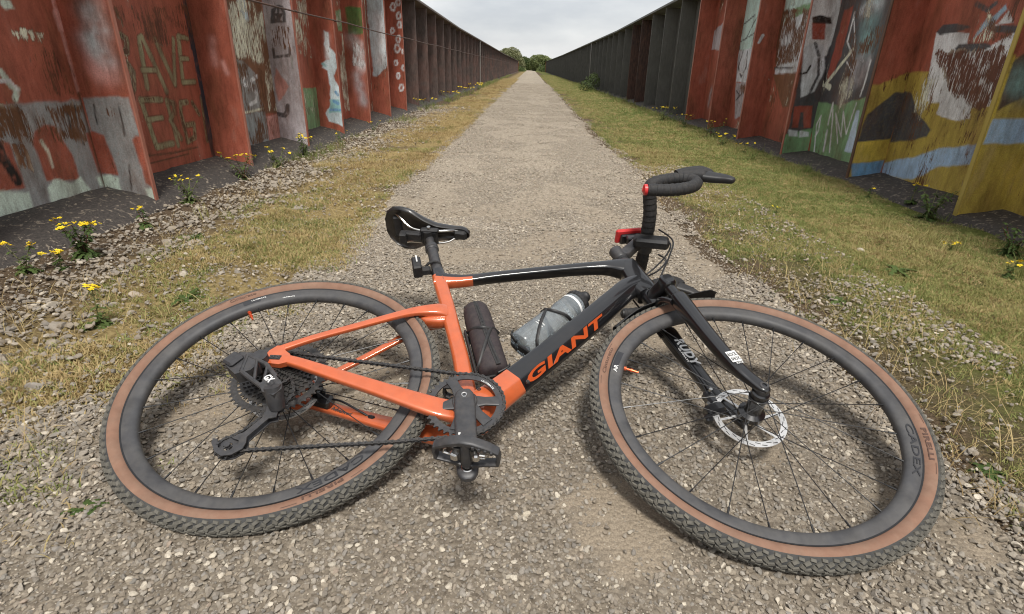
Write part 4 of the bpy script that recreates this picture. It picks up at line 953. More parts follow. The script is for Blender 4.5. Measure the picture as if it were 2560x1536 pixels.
def rotor(w, ylat, rad, name='brake_rotor', arms=6, spin=0):
    mb = MB()
    mb.lathe([(rad, ylat - .0009), (rad, ylat + .0009), (rad - .0140, ylat + .0009), (rad - .0140, ylat - .0009)], 96, 0, 'Y')
    for k in range(arms):
        a = 2 * math.pi * k / arms + spin
        p = Vector((.020 * math.cos(a - .35), ylat, .020 * math.sin(a - .35))); q = Vector(((rad - .011) * math.cos(a), ylat, (rad - .011) * math.sin(a)))
        d = (q - p).normalized(); s_ = d.cross(Vector((0, 1, 0)))
        mb.add([p - s_ * .0035 + V(0, -.0008, 0), p + s_ * .0035 + V(0, -.0008, 0), q + s_ * .0025 + V(0, -.0008, 0), q - s_ * .0025 + V(0, -.0008, 0), p - s_ * .0035 + V(0, .0008, 0), p + s_ * .0035 + V(0, .0008, 0), q + s_ * .0025 + V(0, .0008, 0), q - s_ * .0025 + V(0, .0008, 0)],
               [(0, 1, 2, 3), (7, 6, 5, 4), (0, 4, 5, 1), (1, 5, 6, 2), (2, 6, 7, 3), (3, 7, 4, 0)], 0, True)
    # vent slots, two staggered rows
    for k in range(18):
        for rr, off in ((rad - .0042, 0), (rad - .0095, .5)):
            a = 2 * math.pi * (k + off) / 18
            T = Vector((-math.sin(a), 0, math.cos(a))); R_ = Vector((math.cos(a), 0, math.sin(a)))
            c = R_ * rr + V(0, ylat, 0)
            A = (T + R_ * .25).normalized(); B = (R_ - T * .25).normalized()
            for yo in (-.00125, .00125):
                mb.add([c - A * .0055 - B * .0008 + V(0, yo, 0), c + A * .0055 - B * .0008 + V(0, yo, 0), c + A * .0055 + B * .0008 + V(0, yo, 0), c - A * .0055 + B * .0008 + V(0, yo, 0)], [(0, 1, 2, 3)], 1, True)
    mb.lathe([(.013, ylat - .002), (.021, ylat - .002), (.021, ylat + .002), (.013, ylat + .002)], 24, 1, 'Y')
    for k in range(6):
        a = 2 * math.pi * k / 6 + .3
        c = (.022 * math.cos(a), ylat, .022 * math.sin(a)); mb.lathe([(0, -.004), (.0035, -.004), (.0035, 0)], 8, 2, 'Y', c, closed=False)
    return mb.build(name, [M_rotor, M_dsteel, M_steel], w, smooth=40)
rotor(wf, .0355, .080, spin=.2)
rotor(wr, .0355, .080, spin=.5)

# ---- cassette
def sprocket(mb, T, y, mi=0, inner=None, th=.0018):
    r = T * .0127 / (2 * math.pi); ri = inner or max(r - .017, .013)
    po, pi_ = [], []
    for k in range(T):
        for f, rr in ((.0, r - .0042), (.28, r - .0018), (.42, r + .0028), (.58, r + .0028), (.72, r - .0018)):
            a = 2 * math.pi * (k + f) / T; po.append((rr * math.cos(a), rr * math.sin(a))); pi_.append((ri * math.cos(a), ri * math.sin(a)))
    n = len(po); vs = [(a, y - th / 2, b) for a, b in po] + [(a, y - th / 2, b) for a, b in pi_] + [(a, y + th / 2, b) for a, b in po] + [(a, y + th / 2, b) for a, b in pi_]
    fs = []
    for i in range(n):
        j = (i + 1) % n
        fs += [(i, j, n + j, n + i), (2 * n + i, 3 * n + i, 3 * n + j, 2 * n + j), (i, 2 * n + i, 2 * n + j, j), (n + i, n + j, 3 * n + j, 3 * n + i)]
    mb.add(vs, fs, mi, True)
cas = MB(); cas.lathe([(.0185, -.060), (.020, -.058), (.024, -.045), (.034, -.032), (.050, -.024), (.050, -.0225), (.020, -.022)], 36, 0, 'Y', closed=False)
for k in range(12):      # spider windows of the largest sprocket
    a = 2 * math.pi * k / 12
    p, q = Vector((.030 * math.cos(a), -.022, .030 * math.sin(a))), Vector((.094 * math.cos(a + .25), -.0215, .094 * math.sin(a + .25)))
    d = (q - p).normalized(); cas.box((p + q) / 2, ((q - p).length, .002, .0055), Matrix((d, Vector((0, 1, 0)), d.cross(Vector((0, 1, 0))))).transposed(), 0)
cas_o = cas.build('cassette', M_dsteel, bike)
for k, T in enumerate((52, 42, 36, 32, 28, 24, 21, 18, 16, 14, 12, 10)):
    mb = MB(); sprocket(mb, T, -.0215 - .0036 * k, inner=None if T > 16 else .012)
    mb.build('sprocket', M_dsteel, cas_o, smooth=0)

# ---- chainset
BBX, BBZ = .429, -.072
cr_m = Matrix.Translation((BBX, 0, BBZ))
mb = MB(); sprocket(mb, 40, -.048, 0, .0665, .0030)
ringa = [math.radians(a) for a in (8, 122, 196, 262, 318)]
for a in ringa:
    p, q = Vector((.016 * math.cos(a), -.0525, .016 * math.sin(a))), Vector((.070 * math.cos(a), -.0495, .070 * math.sin(a)))
    d = (q - p).normalized(); s_ = d.cross(Vector((0, 1, 0)))
    loft(mb, [(*p, .0035, .016), (*p.lerp(q, .5), .0035, .0105), (*q, .0025, .0125)], e=4, n=16)
mb.lathe([(.012, -.0575), (.024, -.0575), (.028, -.054), (.030, -.047), (.012, -.047)], 36, 0, 'Y')
mb.lathe([(.0660, -.0497), (.0720, -.0497), (.0720, -.0463), (.0660, -.0463)], 72, 0, 'Y')
ring_o = mb.build('chainring', M_satin, bike, cr_m)
lettering(ring_o, 'ULTIMATE', ring_text(.0668, .0040, math.radians(66), .036, .0500, .0500), M_white)
def crank(sgn, dx, dz, name):
    mb = MB(); y = lambda l: -l * sgn
    loft(mb, [(0 - dx * .10, y(.066), 0 - dz * .10, .0075, .013), (0 - dx * .05, y(.0665), 0 - dz * .05, .0085, .0185), (0, y(.067), 0, .0090, .0210), (dx * .12, y(.068), dz * .12, .0095, .0215), (dx * .5, y(.072), dz * .5, .0090, .0210), (dx * .85, y(.077), dz * .85, .0085, .0205), (dx, y(.0785), dz, .0085, .0200), (dx * 1.06, y(.079), dz * 1.06, .0085, .0185), (dx * 1.11, y(.079), dz * 1.11, .0075, .0130), (dx * 1.13, y(.079), dz * 1.13, .005, .007)], e=3.6, n=28)
    mb.cyl((0, y(.02), 0), (0, y(.068), 0), .0145, 20)
    return mb.build(name, M_satin, bike, cr_m)
cdx, cdz = .029, -.1735
co = crank(1, cdx, cdz, 'crank_arm')
mb = MB(); mb.lathe([(.0030, -.0765), (.0052, -.0770), (.0085, -.0768), (.0125, -.0762), (.0150, -.0755), (.0150, -.070)], 28, 0, 'Y', closed=False)
mb.build('crank_cap', M_satin, co)
mb = MB(); mb.lathe([(.0038, -.0772), (.0060, -.0778), (.0066, -.0770)], 22, 0, 'Y', closed=False); mb.build('crank_bolt', M_steel, co)
mb = MB(); mb.add([F(.002, .0815, -.097), F(.009, .0815, -.097), F(.0135, .0825, -.132), F(.0065, .0825, -.138)], [(0, 1, 2, 3)]); mb.build('crank_sticker', M_white, co)
mb = MB(); mb.lathe([(.0065, -.0880), (.0100, -.0886), (.0115, -.0875), (.0115, -.083)], 22, 0, 'Y', (cdx, 0, cdz), closed=False); mb.build('pedal_axle_end', M_steel, co)
co2 = crank(-1, -cdx, -cdz, 'crank_arm')

def pedal(sgn, x, z, rot):
    """clipless trail pedal: shaped cage, axle body, sprung steel jaws. Local: X fore-aft, Y along axle (outboard), Z up through the platform"""
    tf = Matrix.Translation((x, -.094 * sgn, z)) @ Matrix.Rotation(rot, 4, 'Y') @ Matrix.Diagonal((1.06, -sgn * .84, 1, 1))
    mb = MB()
    def bar(pts, w, h): loft(mb, [(*p, w, h) for p in pts], e=5, n=12, lat=Vector((0, 0, 1)))
    out = [(-.052, .020, 0), (-.049, .060, 0), (-.010, .083, 0), (.008, .083, 0), (.048, .068, 0), (.053, .030, 0)]
    # outer cage bar, deep and faceted
    loft(mb, [(-.052, .056, 0, .0085, .004), (-.030, .072, 0, .0095, .006), (-.006, .083, 0, .0100, .008), (.012, .082, 0, .0095, .007), (.036, .073, 0, .0090, .006), (.053, .062, 0, .0085, .004)], e=4, n=14, lat=Vector((0, 0, 1)))
    loft(mb, [(-.050, .060, 0, .0085, .0035), (-.054, .040, 0, .0085, .003), (-.051, .018, 0, .0085, .0035)], e=4, n=12, lat=Vector((0, 0, 1)))
    loft(mb, [(.052, .064, 0, .0085, .0035), (.055, .045, 0, .0085, .003), (.053, .024, 0, .0085, .0035)], e=4, n=12, lat=Vector((0, 0, 1)))
    loft(mb, [(-.053, .019, 0, .0085, .0035), (-.028, .013, 0, .0085, .004), (-.010, .008, 0, .0095, .006)], e=4, n=12, lat=Vector((0, 0, 1)))
    loft(mb, [(.010, .008, 0, .0095, .006), (.028, .016, 0, .0085, .004), (.054, .024, 0, .0085, .0035)], e=4, n=12, lat=Vector((0, 0, 1)))
    mb.lathe([(.004, -.006), (.0075, -.004), (.0105, .006), (.0115, .02), (.0105, .05), (.0095, .078), (.004, .082)], 20, 0, 'Y', closed=False)
    for i in range(4): mb.box((.014 + i * .010, .078 - i * .0035, -.0095), (.005, .009, .004), bev=.001)
    p = mb.build('pedal', M_satin, bike, tf)
    for jz in (-1, 1):
        for jx, jy, sz, ry, tb in ((-.017, .046, (.014, .022, .012), .3, [(-.022, .042, .008), (-.036, .050, .009), (-.034, .062, .009), (-.030, .066, .008)]), (.019, .052, (.011, .020, .013), -.2, [(.021, .046, .010), (.034, .050, .010), (.033, .058, .010), (.021, .057, .010)])):
            jb = MB(); jb.box((jx, jy, jz * .0105), sz, Matrix.Rotation(-jz * ry, 3, 'Y'), bev=.003); jb.tube([(q0, q1, jz * q2) for q0, q1, q2 in tb], .0018, 6)
            jb.build('jaw', M_steel, p)
    for sx in (-1, 1):
        kb = MB(); kb.lathe([(.002, .030), (.006, .030), (.006, .066), (.002, .066)], 12, 0, 'Y', (sx * .013, 0, -.004), closed=False)
        kb.build('spring', M_dsteel, p)
pedal(1, BBX + cdx, BBZ + cdz, 0.10)
pedal(-1, BBX - cdx, BBZ - cdz, 0.10)

# ---- chain
def arc(cx, cz, r, a0, a1, n, lat):
    return [(cx + r * math.cos(math.radians(a0 + (a1 - a0) * i / n)), lat, cz + r * math.sin(math.radians(a0 + (a1 - a0) * i / n))) for i in range(n + 1)]
cl = .0475
chain_path = arc(0, 0, .0505, 100, 88, 2, .0455) + arc(BBX, BBZ, .0815, 101, -88, 26, cl) + \
    [(.30, .0505, -.178), (.15, .055, -.201), (.03, .0590, -.2205)] + arc(-.004, -.2150, .0215, -80, -262, 10, .060) + [(.010, .060, -.176), (.022, .0592, -.158), (.030, .059, -.145)] + arc(.046, -.1180, .0195, 215, 30, 8, .058) + [(.070, .054, -.080), (.062, .050, -.055)] + arc(0, 0, .0505, -30, -258, 22, .0455)
pts = [Vector((x, -l, z)) for x, l, z in chain_path]
# resample at the half-inch pitch
acc = [0]
for a, b in zip(pts[:-1], pts[1:]): acc.append(acc[-1] + (b - a).length)
nl = int(acc[-1] / .0127)
def at(s):
    s = min(max(s, 0), acc[-1] - 1e-6)
    i = max(k for k in range(len(acc)) if acc[k] <= s); i = min(i, len(pts) - 2)
    return pts[i].lerp(pts[i + 1], (s - acc[i]) / max(acc[i + 1] - acc[i], 1e-9))
cb = MB()
for k in range(nl):
    a, b = at(k * .0127), at((k + 1) * .0127)
    d = (b - a); ln = d.length; d.normalize()
    n = (Vector((0, 1, 0)) - d * d.y).normalized(); u = d.cross(n)
    outer = k % 2
    off = .0032 if outer else .0022
    hgt = .0042
    for s_ in (-1, 1):
        poly = []
        for cx, a0, a1 in ((ln, -70, 70), (0, 110, 250)):
            for q in range(5):
                t_ = math.radians(a0 + (a1 - a0) * q / 4); poly.append((cx + hgt * math.cos(t_), hgt * math.sin(t_)))
        poly.insert(5, (ln / 2, hgt * .50)); poly.append((ln / 2, -hgt * .50))
        m = len(poly)
        vs = [a + d * px + u * pz + n * (s_ * off + s_ * .0004) for px, pz in poly] + [a + d * px + u * pz + n * (s_ * off - s_ * .0005) for px, pz in poly]
        cb.add(vs, [tuple(range(m)), tuple(reversed(range(m, 2 * m)))] + [(i, m + i, m + (i + 1) % m, (i + 1) % m) for i in range(m)], 0, True)
    cb.tube([a - n * .0042, a + n * .0042], .0019, 6, 1)
cb.build('chain', [M_dsteel, M_plastic], bike, smooth=0)

# ---- rear derailleur
mb = MB()
mb.cyl(F(-.021, .070, -.007), F(-.021, .094, -.007), .0165, 22)                       # b-knuckle round the axle
mb.prism([(-.069, -.053), (-.074, -.038), (-.069, -.022), (-.051, -.013), (-.028, -.014), (-.010, -.030), (-.004, -.044), (-.012, -.062), (-.039, -.075)], -.108, -.080)
mb.box(F(-.058, .112, -.038), (.030, .010, .034), Matrix.Rotation(math.radians(28), 3, 'Y'), bev=.004)       # battery
# open outer parallelogram link
for a, b, w in (((-.036, .106, -.020), (.012, .106, -.042), .0042), ((-.030, .106, -.066), (.030, .104, -.104), .0050), ((.012, .106, -.042), (.046, .103, -.074), .0050), ((-.012, .107, -.030), (.006, .106, -.086), .0034), ((.018, .106, -.050), (.028, .104, -.100), .0034), ((-.036, .106, -.020), (-.030, .106, -.066), .0046)):
    p, q = F(*a), F(*b); mb.tube([p, q], w, 8)
mb.prism([(.022, -.098), (.046, -.074), (.066, -.092), (.072, -.108), (.062, -.126), (.036, -.118)], -.110, -.094)
loft(mb, [(*F(.052, .112, -.104), .016, .016), (*F(.054, .098, -.110), .0165, .0165), (*F(.056, .080, -.118), .0165, .0165), (*F(.057, .066, -.122), .014, .014)], e=2.4, n=24, lat=Vector((1, 0, 0)))   # p-knuckle
der = mb.build('rear_derailleur', M_satin, bike)
lettering(der, 'GX', flat_text(F(.036, .1290, -.100), (.80, 0, -.60), (.60, 0, .80), .020, .015, .1, .001), M_white)
mb = MB()
for lat in (.0665, .0525):
    mb.prism([(.040, -.128), (.062, -.130), (.064, -.146), (.050, -.150), (.026, -.196), (.030, -.208), (.029, -.222), (.014, -.236), (-.004, -.240), (-.020, -.232), (-.036, -.212), (-.037, -.203), (-.028, -.203), (-.018, -.222), (-.004, -.229), (.010, -.226), (.018, -.214), (.014, -.204), (-.002, -.200), (.008, -.190), (.016, -.186), (.036, -.150)], -lat - .0012, -lat + .0012)
    mb.cyl(F(-.004, lat - .0015, -.215), F(-.004, lat + .0015, -.215), .0055, 12)
mb.tube([F(-.022, .050, -.214), F(-.022, .069, -.214)], .003, 8)
mb.build('cage', M_satin, der)
for (cx, cz) in ((-.004, -.215), (.046, -.118)):
    mb = MB(); sprocket(mb, 12, 0, 0, .009, .0026)
    for k in range(4):
        a = k * math.pi / 2 + .4; mb.box((.012 * math.cos(a), 0, .012 * math.sin(a)), (.014, .0024, .004), Matrix.Rotation(-a, 3, 'Y'))
    mb.lathe([(.003, -.003), (.006, -.003), (.006, .003), (.003, .003)], 14, 0, 'Y')
    mb.build('pulley', M_satin, der, Matrix.Translation((cx, -.0595, cz)), smooth=0)
# rear brake caliper and hose on the left chain stay
mb = MB(); mb.box(F(.085, -.048, -.006), (.050, .030, .030), Matrix.Rotation(math.radians(14), 3, 'Y'), bev=.006); mb.box(F(.070, -.030, .008), (.030, .022, .026), Matrix.Rotation(math.radians(14), 3, 'Y'), bev=.005)
mb.lathe([(0, -.004), (.004, -.004), (.004, .004)], 10, 1, 'Y', F(.090, -.030, .006), closed=False)
mb.tube(smooth_path([F(.105, -.045, -.004), F(.135, -.040, -.014), F(.175, -.048, -.030), F(.205, -.056, -.042)], 5), .0026, 8, 2)
mb.box(F(.208, -.054, -.043), (.018, .012, .010), Matrix.Rotation(math.radians(14), 3, 'Y'), 2, bev=.004)
mb.build('rear_caliper', [M_black, M_steel, M_cable], bike)
lettering(bike, 'Advanced', flat_text(F(.108, -.0545, -.026), (.957, 0, -.29), (.29, 0, .957), .052, .009, .2, .0006), M_satin)

# ---- fork (built in steered axes, origin at the front axle)
def fk(t, off, lat): q = ax_s * t + ax_p * off; return Vector((q.x, -lat, q.z))
for sgn in (1, -1):
    mb = MB(); lt = lambda l: l * sgn
    secs = [(*fk(.315, -.024, lt(.060)), .0195, .0190), (*fk(.300, -.024, lt(.060)), .0205, .0205), (*fk(.26, -.024, lt(.060)), .0190, .0195), (*fk(.18, -.024, lt(.0595)), .0165, .0175), (*fk(.10, -.022, lt(.0595)), .0150, .0165), (*fk(.055, -.017, lt(.060)), .0130, .0160), (*fk(.030, -.010, lt(.0605)), .0100, .0150), (*fk(.008, -.003, lt(.0610)), .0085, .0150), (*fk(-.006, .001, lt(.0610)), .0080, .0120), (*fk(-.014, .002, lt(.0610)), .005, .006)]
    loft(mb, smooth_path(secs, 4), e=3.0, n=28)
    lg = mb.build('fork_leg', M_black, bike, STEER)
    mb = MB(); y0 = -sgn * .0535; y1 = -sgn * .0475
    mb.lathe([(.005, -sgn * .0710), (.0085, -sgn * .0712), (.0100, -sgn * .0695), (.0100, -sgn * .066)], 20, 0, 'Y', closed=False)
    mb.cyl((0, -sgn * .046, 0), (0, -sgn * .062, 0), .0145, 20)
    mb.build('axle_cap', M_satin, lg)
    mb = MB(); mb.tube([fk(.315, -.024, lt(.060)), fk(.318, -.024, lt(.060)), fk(.322, -.024, lt(.060))], [.0195, .0195, .0165], 20, 0); mb.tube([fk(.31, -.024, lt(.060)), fk(.385, -.024, lt(.060))], .0150, 22, 1)
    mb.build('stanchion', [M_plastic, M_black], lg)
    if sgn > 0:
        # white badge near the axle: two rows of small letters on a pale patch
        d = -ax_s; nrm = Vector((0, -1, 0)); q = fk(.085, -.018, .0757)
        mb = MB(); up_ = Vector((-ax_p.x, 0, -ax_p.z))
        A, B = ax_s, ax_p
        mb.add([q + A * .018 - B * .0125, q + A * .018 + B * .0115, q - A * .014 + B * .0115, q - A * .014 - B * .0125], [(0, 1, 2, 3)])
        mb.build('badge', M_white, lg, smooth=0)
        lettering(lg, 'ROCK', flat_text(q + A * .003 - B * .0110 + nrm * .0004, B, A, .021, .0095, 0, .0004), M_satin)
        lettering(lg, 'SHOX', flat_text(q - A * .010 - B * .0110 + nrm * .0004, B, A, .021, .0095, 0, .0004), M_satin)
        lettering(lg, 'XPLR', flat_text(q - A * .021 - B * .0080 + nrm * .0004, B, A, .018, .005, .2, .0004), M_white)
    else:
        q = fk(.268, -.037, -.0385)
        lettering(lg, 'RUDY', flat_text(q, -ax_s, ax_p, .092, .023, .15, .0008), M_white)
        lettering(lg, 'ULTIMATE', flat_text(q - ax_s * .030 - ax_p * .006, -ax_s, ax_p, .05, .0045, .15, .0008), M_white)
mb = MB()
loft(mb, smooth_path([(*fk(.372, -.024, .082), .016, .012), (*fk(.372, -.024, .074), .021, .0185), (*fk(.374, -.026, .055), .021, .019), (*fk(.383, -.036, .025), .020, .021), (*fk(.386, -.043, 0), .020, .023), (*fk(.383, -.036, -.025), .020, .021), (*fk(.374, -.026, -.055), .021, .019), (*fk(.372, -.024, -.074), .021, .0185), (*fk(.372, -.024, -.082), .016, .012)], 3), e=3.2, lat=ax_s.copy())
mb.tube([fk(.36, -.045, 0), fk(.366, -.045, 0), fk(.408, -.045, 0)], [.0225, .0235, .0250], 28, 0, cap=False)
mb.lathe([(.0150, 0), (.0205, 0), (.0225, .004)], 28, 1, 'Z', (0, 0, 0), closed=False)
k = len(mb.v) - 84
rot = Vector((0, 0, 1)).rotation_difference(ax_s).to_matrix(); base = fk(.357, -.045, 0)
for i in range(k, len(mb.v)): mb.v[i] = tuple(rot @ Vector(mb.v[i]) + base)
mb.build('fork_crown', [M_black, M_plastic], bike, STEER)
mb = MB()   # arch between the lowers
loft(mb, smooth_path([(*fk(.305, -.042, .058), .007, .010), (*fk(.338, -.052, .042), .007, .010), (*fk(.348, -.056, 0), .007, .011), (*fk(.338, -.052, -.042), .007, .010), (*fk(.305, -.042, -.058), .007, .010)], 5), e=3, lat=ax_s.copy())
mb.build('fork_arch', M_black, bike, STEER)
# front caliper
mb = MB(); q = fk(.052, -.060, -.036)
ra = Matrix.Rotation(math.radians(-20), 3, 'Y')
mb.box(fk(.040, -.062, -.040), (.046, .032, .030), ra, bev=.007); mb.box(fk(.075, -.050, -.046), (.022, .026, .040), ra, bev=.005); mb.box(fk(.022, -.088, -.040), (.020, .022, .020), ra, bev=.005)
for a, b in ((.050, -.076), (.085, -.048)): mb.lathe([(0, -.003), (.0042, -.003), (.0042, .004)], 10, 1, 'Y', fk(a, b, -.024), closed=False)
mb.tube(smooth_path([fk(.060, -.060, -.042), fk(.11, -.046, -.043), fk(.19, -.044, -.043), fk(.29, -.047, -.045), fk(.37, -.060, -.043), fk(.46, -.075, -.03)], 5), .0025, 8, 2)
mb.build('front_caliper', [M_black, M_steel, M_cable], bike, STEER)
# stub mudguard above the front tyre
mb = MB()
rows = []
for i in range(15):
    t = i / 14; a = math.radians(142 - 52 * t); rr = .368 - .006 * math.sin(math.pi * t) + (.022 * max(0, (t - .72) / .28))
    hw = .012 + .020 * min(1, t / .25) * (1 if t < .55 else 1 - .25 * (t - .55) / .45) - (.012 if t > .97 else 0)
    rows.append((a, rr, hw))
for off in (0, -.0025):
    pass
vs = []; k = 7
for a, rr, hw in rows:
    for j in range(k):
        s_ = -1 + 2 * j / (k - 1); r_ = rr - .010 * s_ * s_
        vs.append((r_ * math.cos(a), hw * s_, r_ * math.sin(a)))
nb = len(vs)
for a, rr, hw in rows:
    for j in range(k):
        s_ = -1 + 2 * j / (k - 1); r_ = rr - .010 * s_ * s_ - .0022
        vs.append((r_ * math.cos(a), hw * s_, r_ * math.sin(a)))
fs = []
for i in range(len(rows) - 1):
    for j in range(k - 1):
        q = i * k + j; fs += [(q, q + 1, q + k + 1, q + k), (nb + q, nb + q + k, nb + q + k + 1, nb + q + 1)]
    for j in (0, k - 1):
        q = i * k + j; fs.append((q, q + k, nb + q + k, nb + q))
for i in (0, len(rows) - 1):
    for j in range(k - 1): q = i * k + j; fs.append((q, nb + q, nb + q + 1, q + 1))
mb.add(vs, fs)
mb.tube([fk(.335, -.03, .050), Vector((.362 * math.cos(math.radians(118)), -.028, .362 * math.sin(math.radians(118))))], .003, 6)
mb.build('mudguard', M_plastic, bike, STEER, smooth=50)

# ---- seatpost, saddle, rear light
mb = MB()
a, b = Vector((.285, 0, .425)), Vector((.230, 0, .598)); d = (b - a).normalized()
mb.tube([a - d * .03, a + d * .118], .0160, 24); mb.tube([a + d * .112, a + d * .116, a + d * .134, a + d * .137], [.017, .0195, .0195, .0165], 24); mb.tube([a + d * .13, b], .0128, 22)
mb.tube([a + d * .118, a + d * .121], .0203, 24)
sp_o = mb.build('seatpost', M_satin, bike)
mb = MB(); mb.cyl(b + Vector((-.004, -.026, .004)), b + Vector((-.004, .026, .004)), .0155, 18); mb.box(b + Vector((0, 0, .006)), (.052, .046, .014), bev=.004); mb.box(b + Vector((.002, -.027, .006)), (.058, .012, .018), bev=.005)
mb.box(b + Vector((-.048, -.008, .000)), (.050, .028, .020), Matrix.Rotation(.1, 3, 'Y'), bev=.004); mb.box(b + Vector((-.078, -.006, -.006)), (.022, .034, .030), bev=.003)
mb.build('seat_clamp', M_plastic, sp_o)
mb = MB(); mb.lathe([(0, -.0055), (.0055, -.0055), (.0055, 0)], 14, 0, 'Y', b + Vector((0, -.034, .005)), closed=False); mb.build('clamp_bolt', M_steel, sp_o)
def saddle():
    mb = MB(); n = 26; m = 25
    xs_ = np.linspace(0, 1, n)
    top, bot = [], []
    for t in xs_:
        x = .078 + .272 * t
        w = np.interp(t, [0, .04, .12, .22, .34, .48, .62, .80, .93, .98, 1], [.022, .050, .071, .0785, .073, .049, .0295, .0230, .0210, .016, .006])
        zc = .672 - .020 * t + .014 * (1 - t) ** 3 - .008 * max(0, t - .9) / .1
        drop = np.interp(t, [0, .2, .5, .8, 1], [.016, .026, .032, .026, .016])
        rt, rb = [], []
        for j in range(m):
            s_ = -1 + 2 * j / (m - 1)
            yy = w * math.sin(s_ * math.pi / 2 * .98) if abs(s_) < 1 else w * s_
            zz = zc - drop * abs(s_) ** 2.6 - .006 * math.exp(-(s_ / .16) ** 2) * (0.2 < t < .85)
            rt.append((x, yy, zz)); rb.append((x, yy * .90, zz - .006 - .012 * (1 - abs(s_) ** 2)))
        top.append(rt); bot.append(rb)
    V_ = [p for r_ in top for p in r_] + [p for r_ in bot for p in r_]; nn = n * m; fs = []; mi = []
    for i in range(n - 1):
        for j in range(m - 1):
            q = i * m + j; fs.append((q, q + m, q + m + 1, q + 1)); mi.append(0); fs.append((nn + q, nn + q + 1, nn + q + m + 1, nn + q + m)); mi.append(1)
        for j in (0, m - 1):
            q = i * m + j; fs.append((q, q + m, nn + q + m, nn + q)); mi.append(0)
    for i in (0, n - 1):
        for j in range(m - 1): q = i * m + j; fs.append((q, nn + q, nn + q + 1, q + 1)); mi.append(0)
    b0 = len(mb.v); mb.v.extend(V_)
    for f, k in zip(fs, mi): mb.f.append(tuple(b0 + q for q in f)); mb.m.append(k); mb.flat.append(False)
    return mb.build('saddle', [M_saddle, M_shell], bike, smooth=70)
M_saddle = simple('saddle_cover', (.016, .016, .017), .38, 0, .2, .2, 60, dirt=.15)
M_shell = simple('saddle_shell', (.020, .017, .015), .28, 0, .3, .5, 25, dirt=.35, dirtcol=(.14, .11, .08))
sad = saddle()
for s_ in (-1, 1):
    mb = MB()
    mb.tube(smooth_path([(.118, s_ * .046, .660), (.136, s_ * .045, .640), (.165, s_ * .028, .620), (.195, s_ * .022, .610), (.250, s_ * .022, .607), (.285, s_ * .020, .614), (.305, s_ * .014, .626), (.325, s_ * .010, .629)], 5), .0036, 10)
    mb.build('saddle_rail', M_steel, sad)
mb = MB(); mb.box((.322, 0, .624), (.040, .030, .020), Matrix.Rotation(.15, 3, 'Y'), bev=.006); mb.build('rail_socket', M_plastic, sad); mb = MB(); mb.box((.12, 0, .659), (.030, .075, .014), bev=.005); mb.build('rail_socket', M_plastic, sad)
mb = MB(); r_ = Matrix.Rotation(math.radians(-17), 3, 'Y')
mb.box((.226, -.014, .432), (.026, .040, .054), r_, bev=.004); rl = mb.build('rear_light', M_plastic, bike)
mb = MB(); mb.box((.224, -.0355, .444), (.004, .003, .030), r_, bev=.0006); mb.build('light_strip', M_white, rl)
mb = MB(); mb.box((.250, -.006, .428), (.030, .022, .020), r_, bev=.004); mb.tube([Vector((.268, 0, .452)) + Vector((.0205 * math.cos(t_), .0205 * math.sin(t_), .0065 * math.cos(t_))) for t_ in np.linspace(0, 6.283, 24, endpoint=False)], .0040, 8, closed=True); mb.build('strap_mount', M_matte, rl)

# ---- cockpit
mb = MB()
for t0, t1, r in ((.549, .556, .0205), (.557, .566, .0185), (.567, .577, .0185)): mb.tube([onaxis(t0), onaxis(t1)], r, 26)
mb.build('headset_spacers', M_plastic, bike)
mb = MB(); hc = onaxis(.602); bc = Vector((.888, 0, .612))
mb.tube([onaxis(.578), onaxis(.581), onaxis(.622), onaxis(.626)], [.0175, .0195, .0195, .016], 26)
loft(mb, [(hc.x - .008, 0, hc.z - .002, .018, .017), (hc.x + .02, 0, hc.z + .003, .016, .0165), (bc.x - .030, 0, bc.z - .004, .016, .0160), (bc.x - .006, 0, bc.z, .020, .019)], e=4)
mb.cyl(bc + V(0, -.024, 0), bc + V(0, .024, 0), .0215, 26)
mb.build('stem', M_satin, bike)
# handlebar: taped drop bar, one continuous tube with wrap ridges
def bar_side(s_):
    return [(.886, 0, .610), (.886, s_ * .05, .611), (.884, s_ * .105, .616), (.876, s_ * .155, .624), (.873, s_ * .178, .627), (.880, s_ * .191, .632), (.905, s_ * .196, .643), (.935, s_ * .198, .652), (.962, s_ * .199, .655), (.985, s_ * .201, .646), (.996, s_ * .204, .626), (.990, s_ * .208, .602), (.970, s_ * .211, .580), (.938, s_ * .214, .562), (.900, s_ * .217, .549), (.864, s_ * .220, .543), (.846, s_ * .221, .541)]
P_ = [Vector(p) for p in reversed(smooth_path(bar_side(1), 10))] + [Vector(p) for p in smooth_path(bar_side(-1), 10)][1:]
acc2 = [0]
for a, b in zip(P_[:-1], P_[1:]): acc2.append(acc2[-1] + (b - a).length)
tot = acc2[-1]; Q, Rr = [], []
step = .0035; s_ = 0; i = 0
while s_ < tot:
    while i < len(acc2) - 2 and acc2[i + 1] < s_: i += 1
    f = (s_ - acc2[i]) / max(acc2[i + 1] - acc2[i], 1e-9); Q.append(P_[i].lerp(P_[i + 1], f))
    ph = (abs(s_ - tot / 2) % .017) / .017
    rb = float(np.interp(abs(s_ - tot / 2), [0, .03, .05, .16, .24, 1], [.0160, .0160, .0185, .0185, .0158, .0158])); Rr.append(rb + .0017 * (1 - ph) if abs(s_ - tot / 2) > .035 else rb)
    s_ += step
mb = MB(); mb.tube(Q, Rr, 20)
bar = mb.build('handlebar', M_matte, bike, smooth=25)
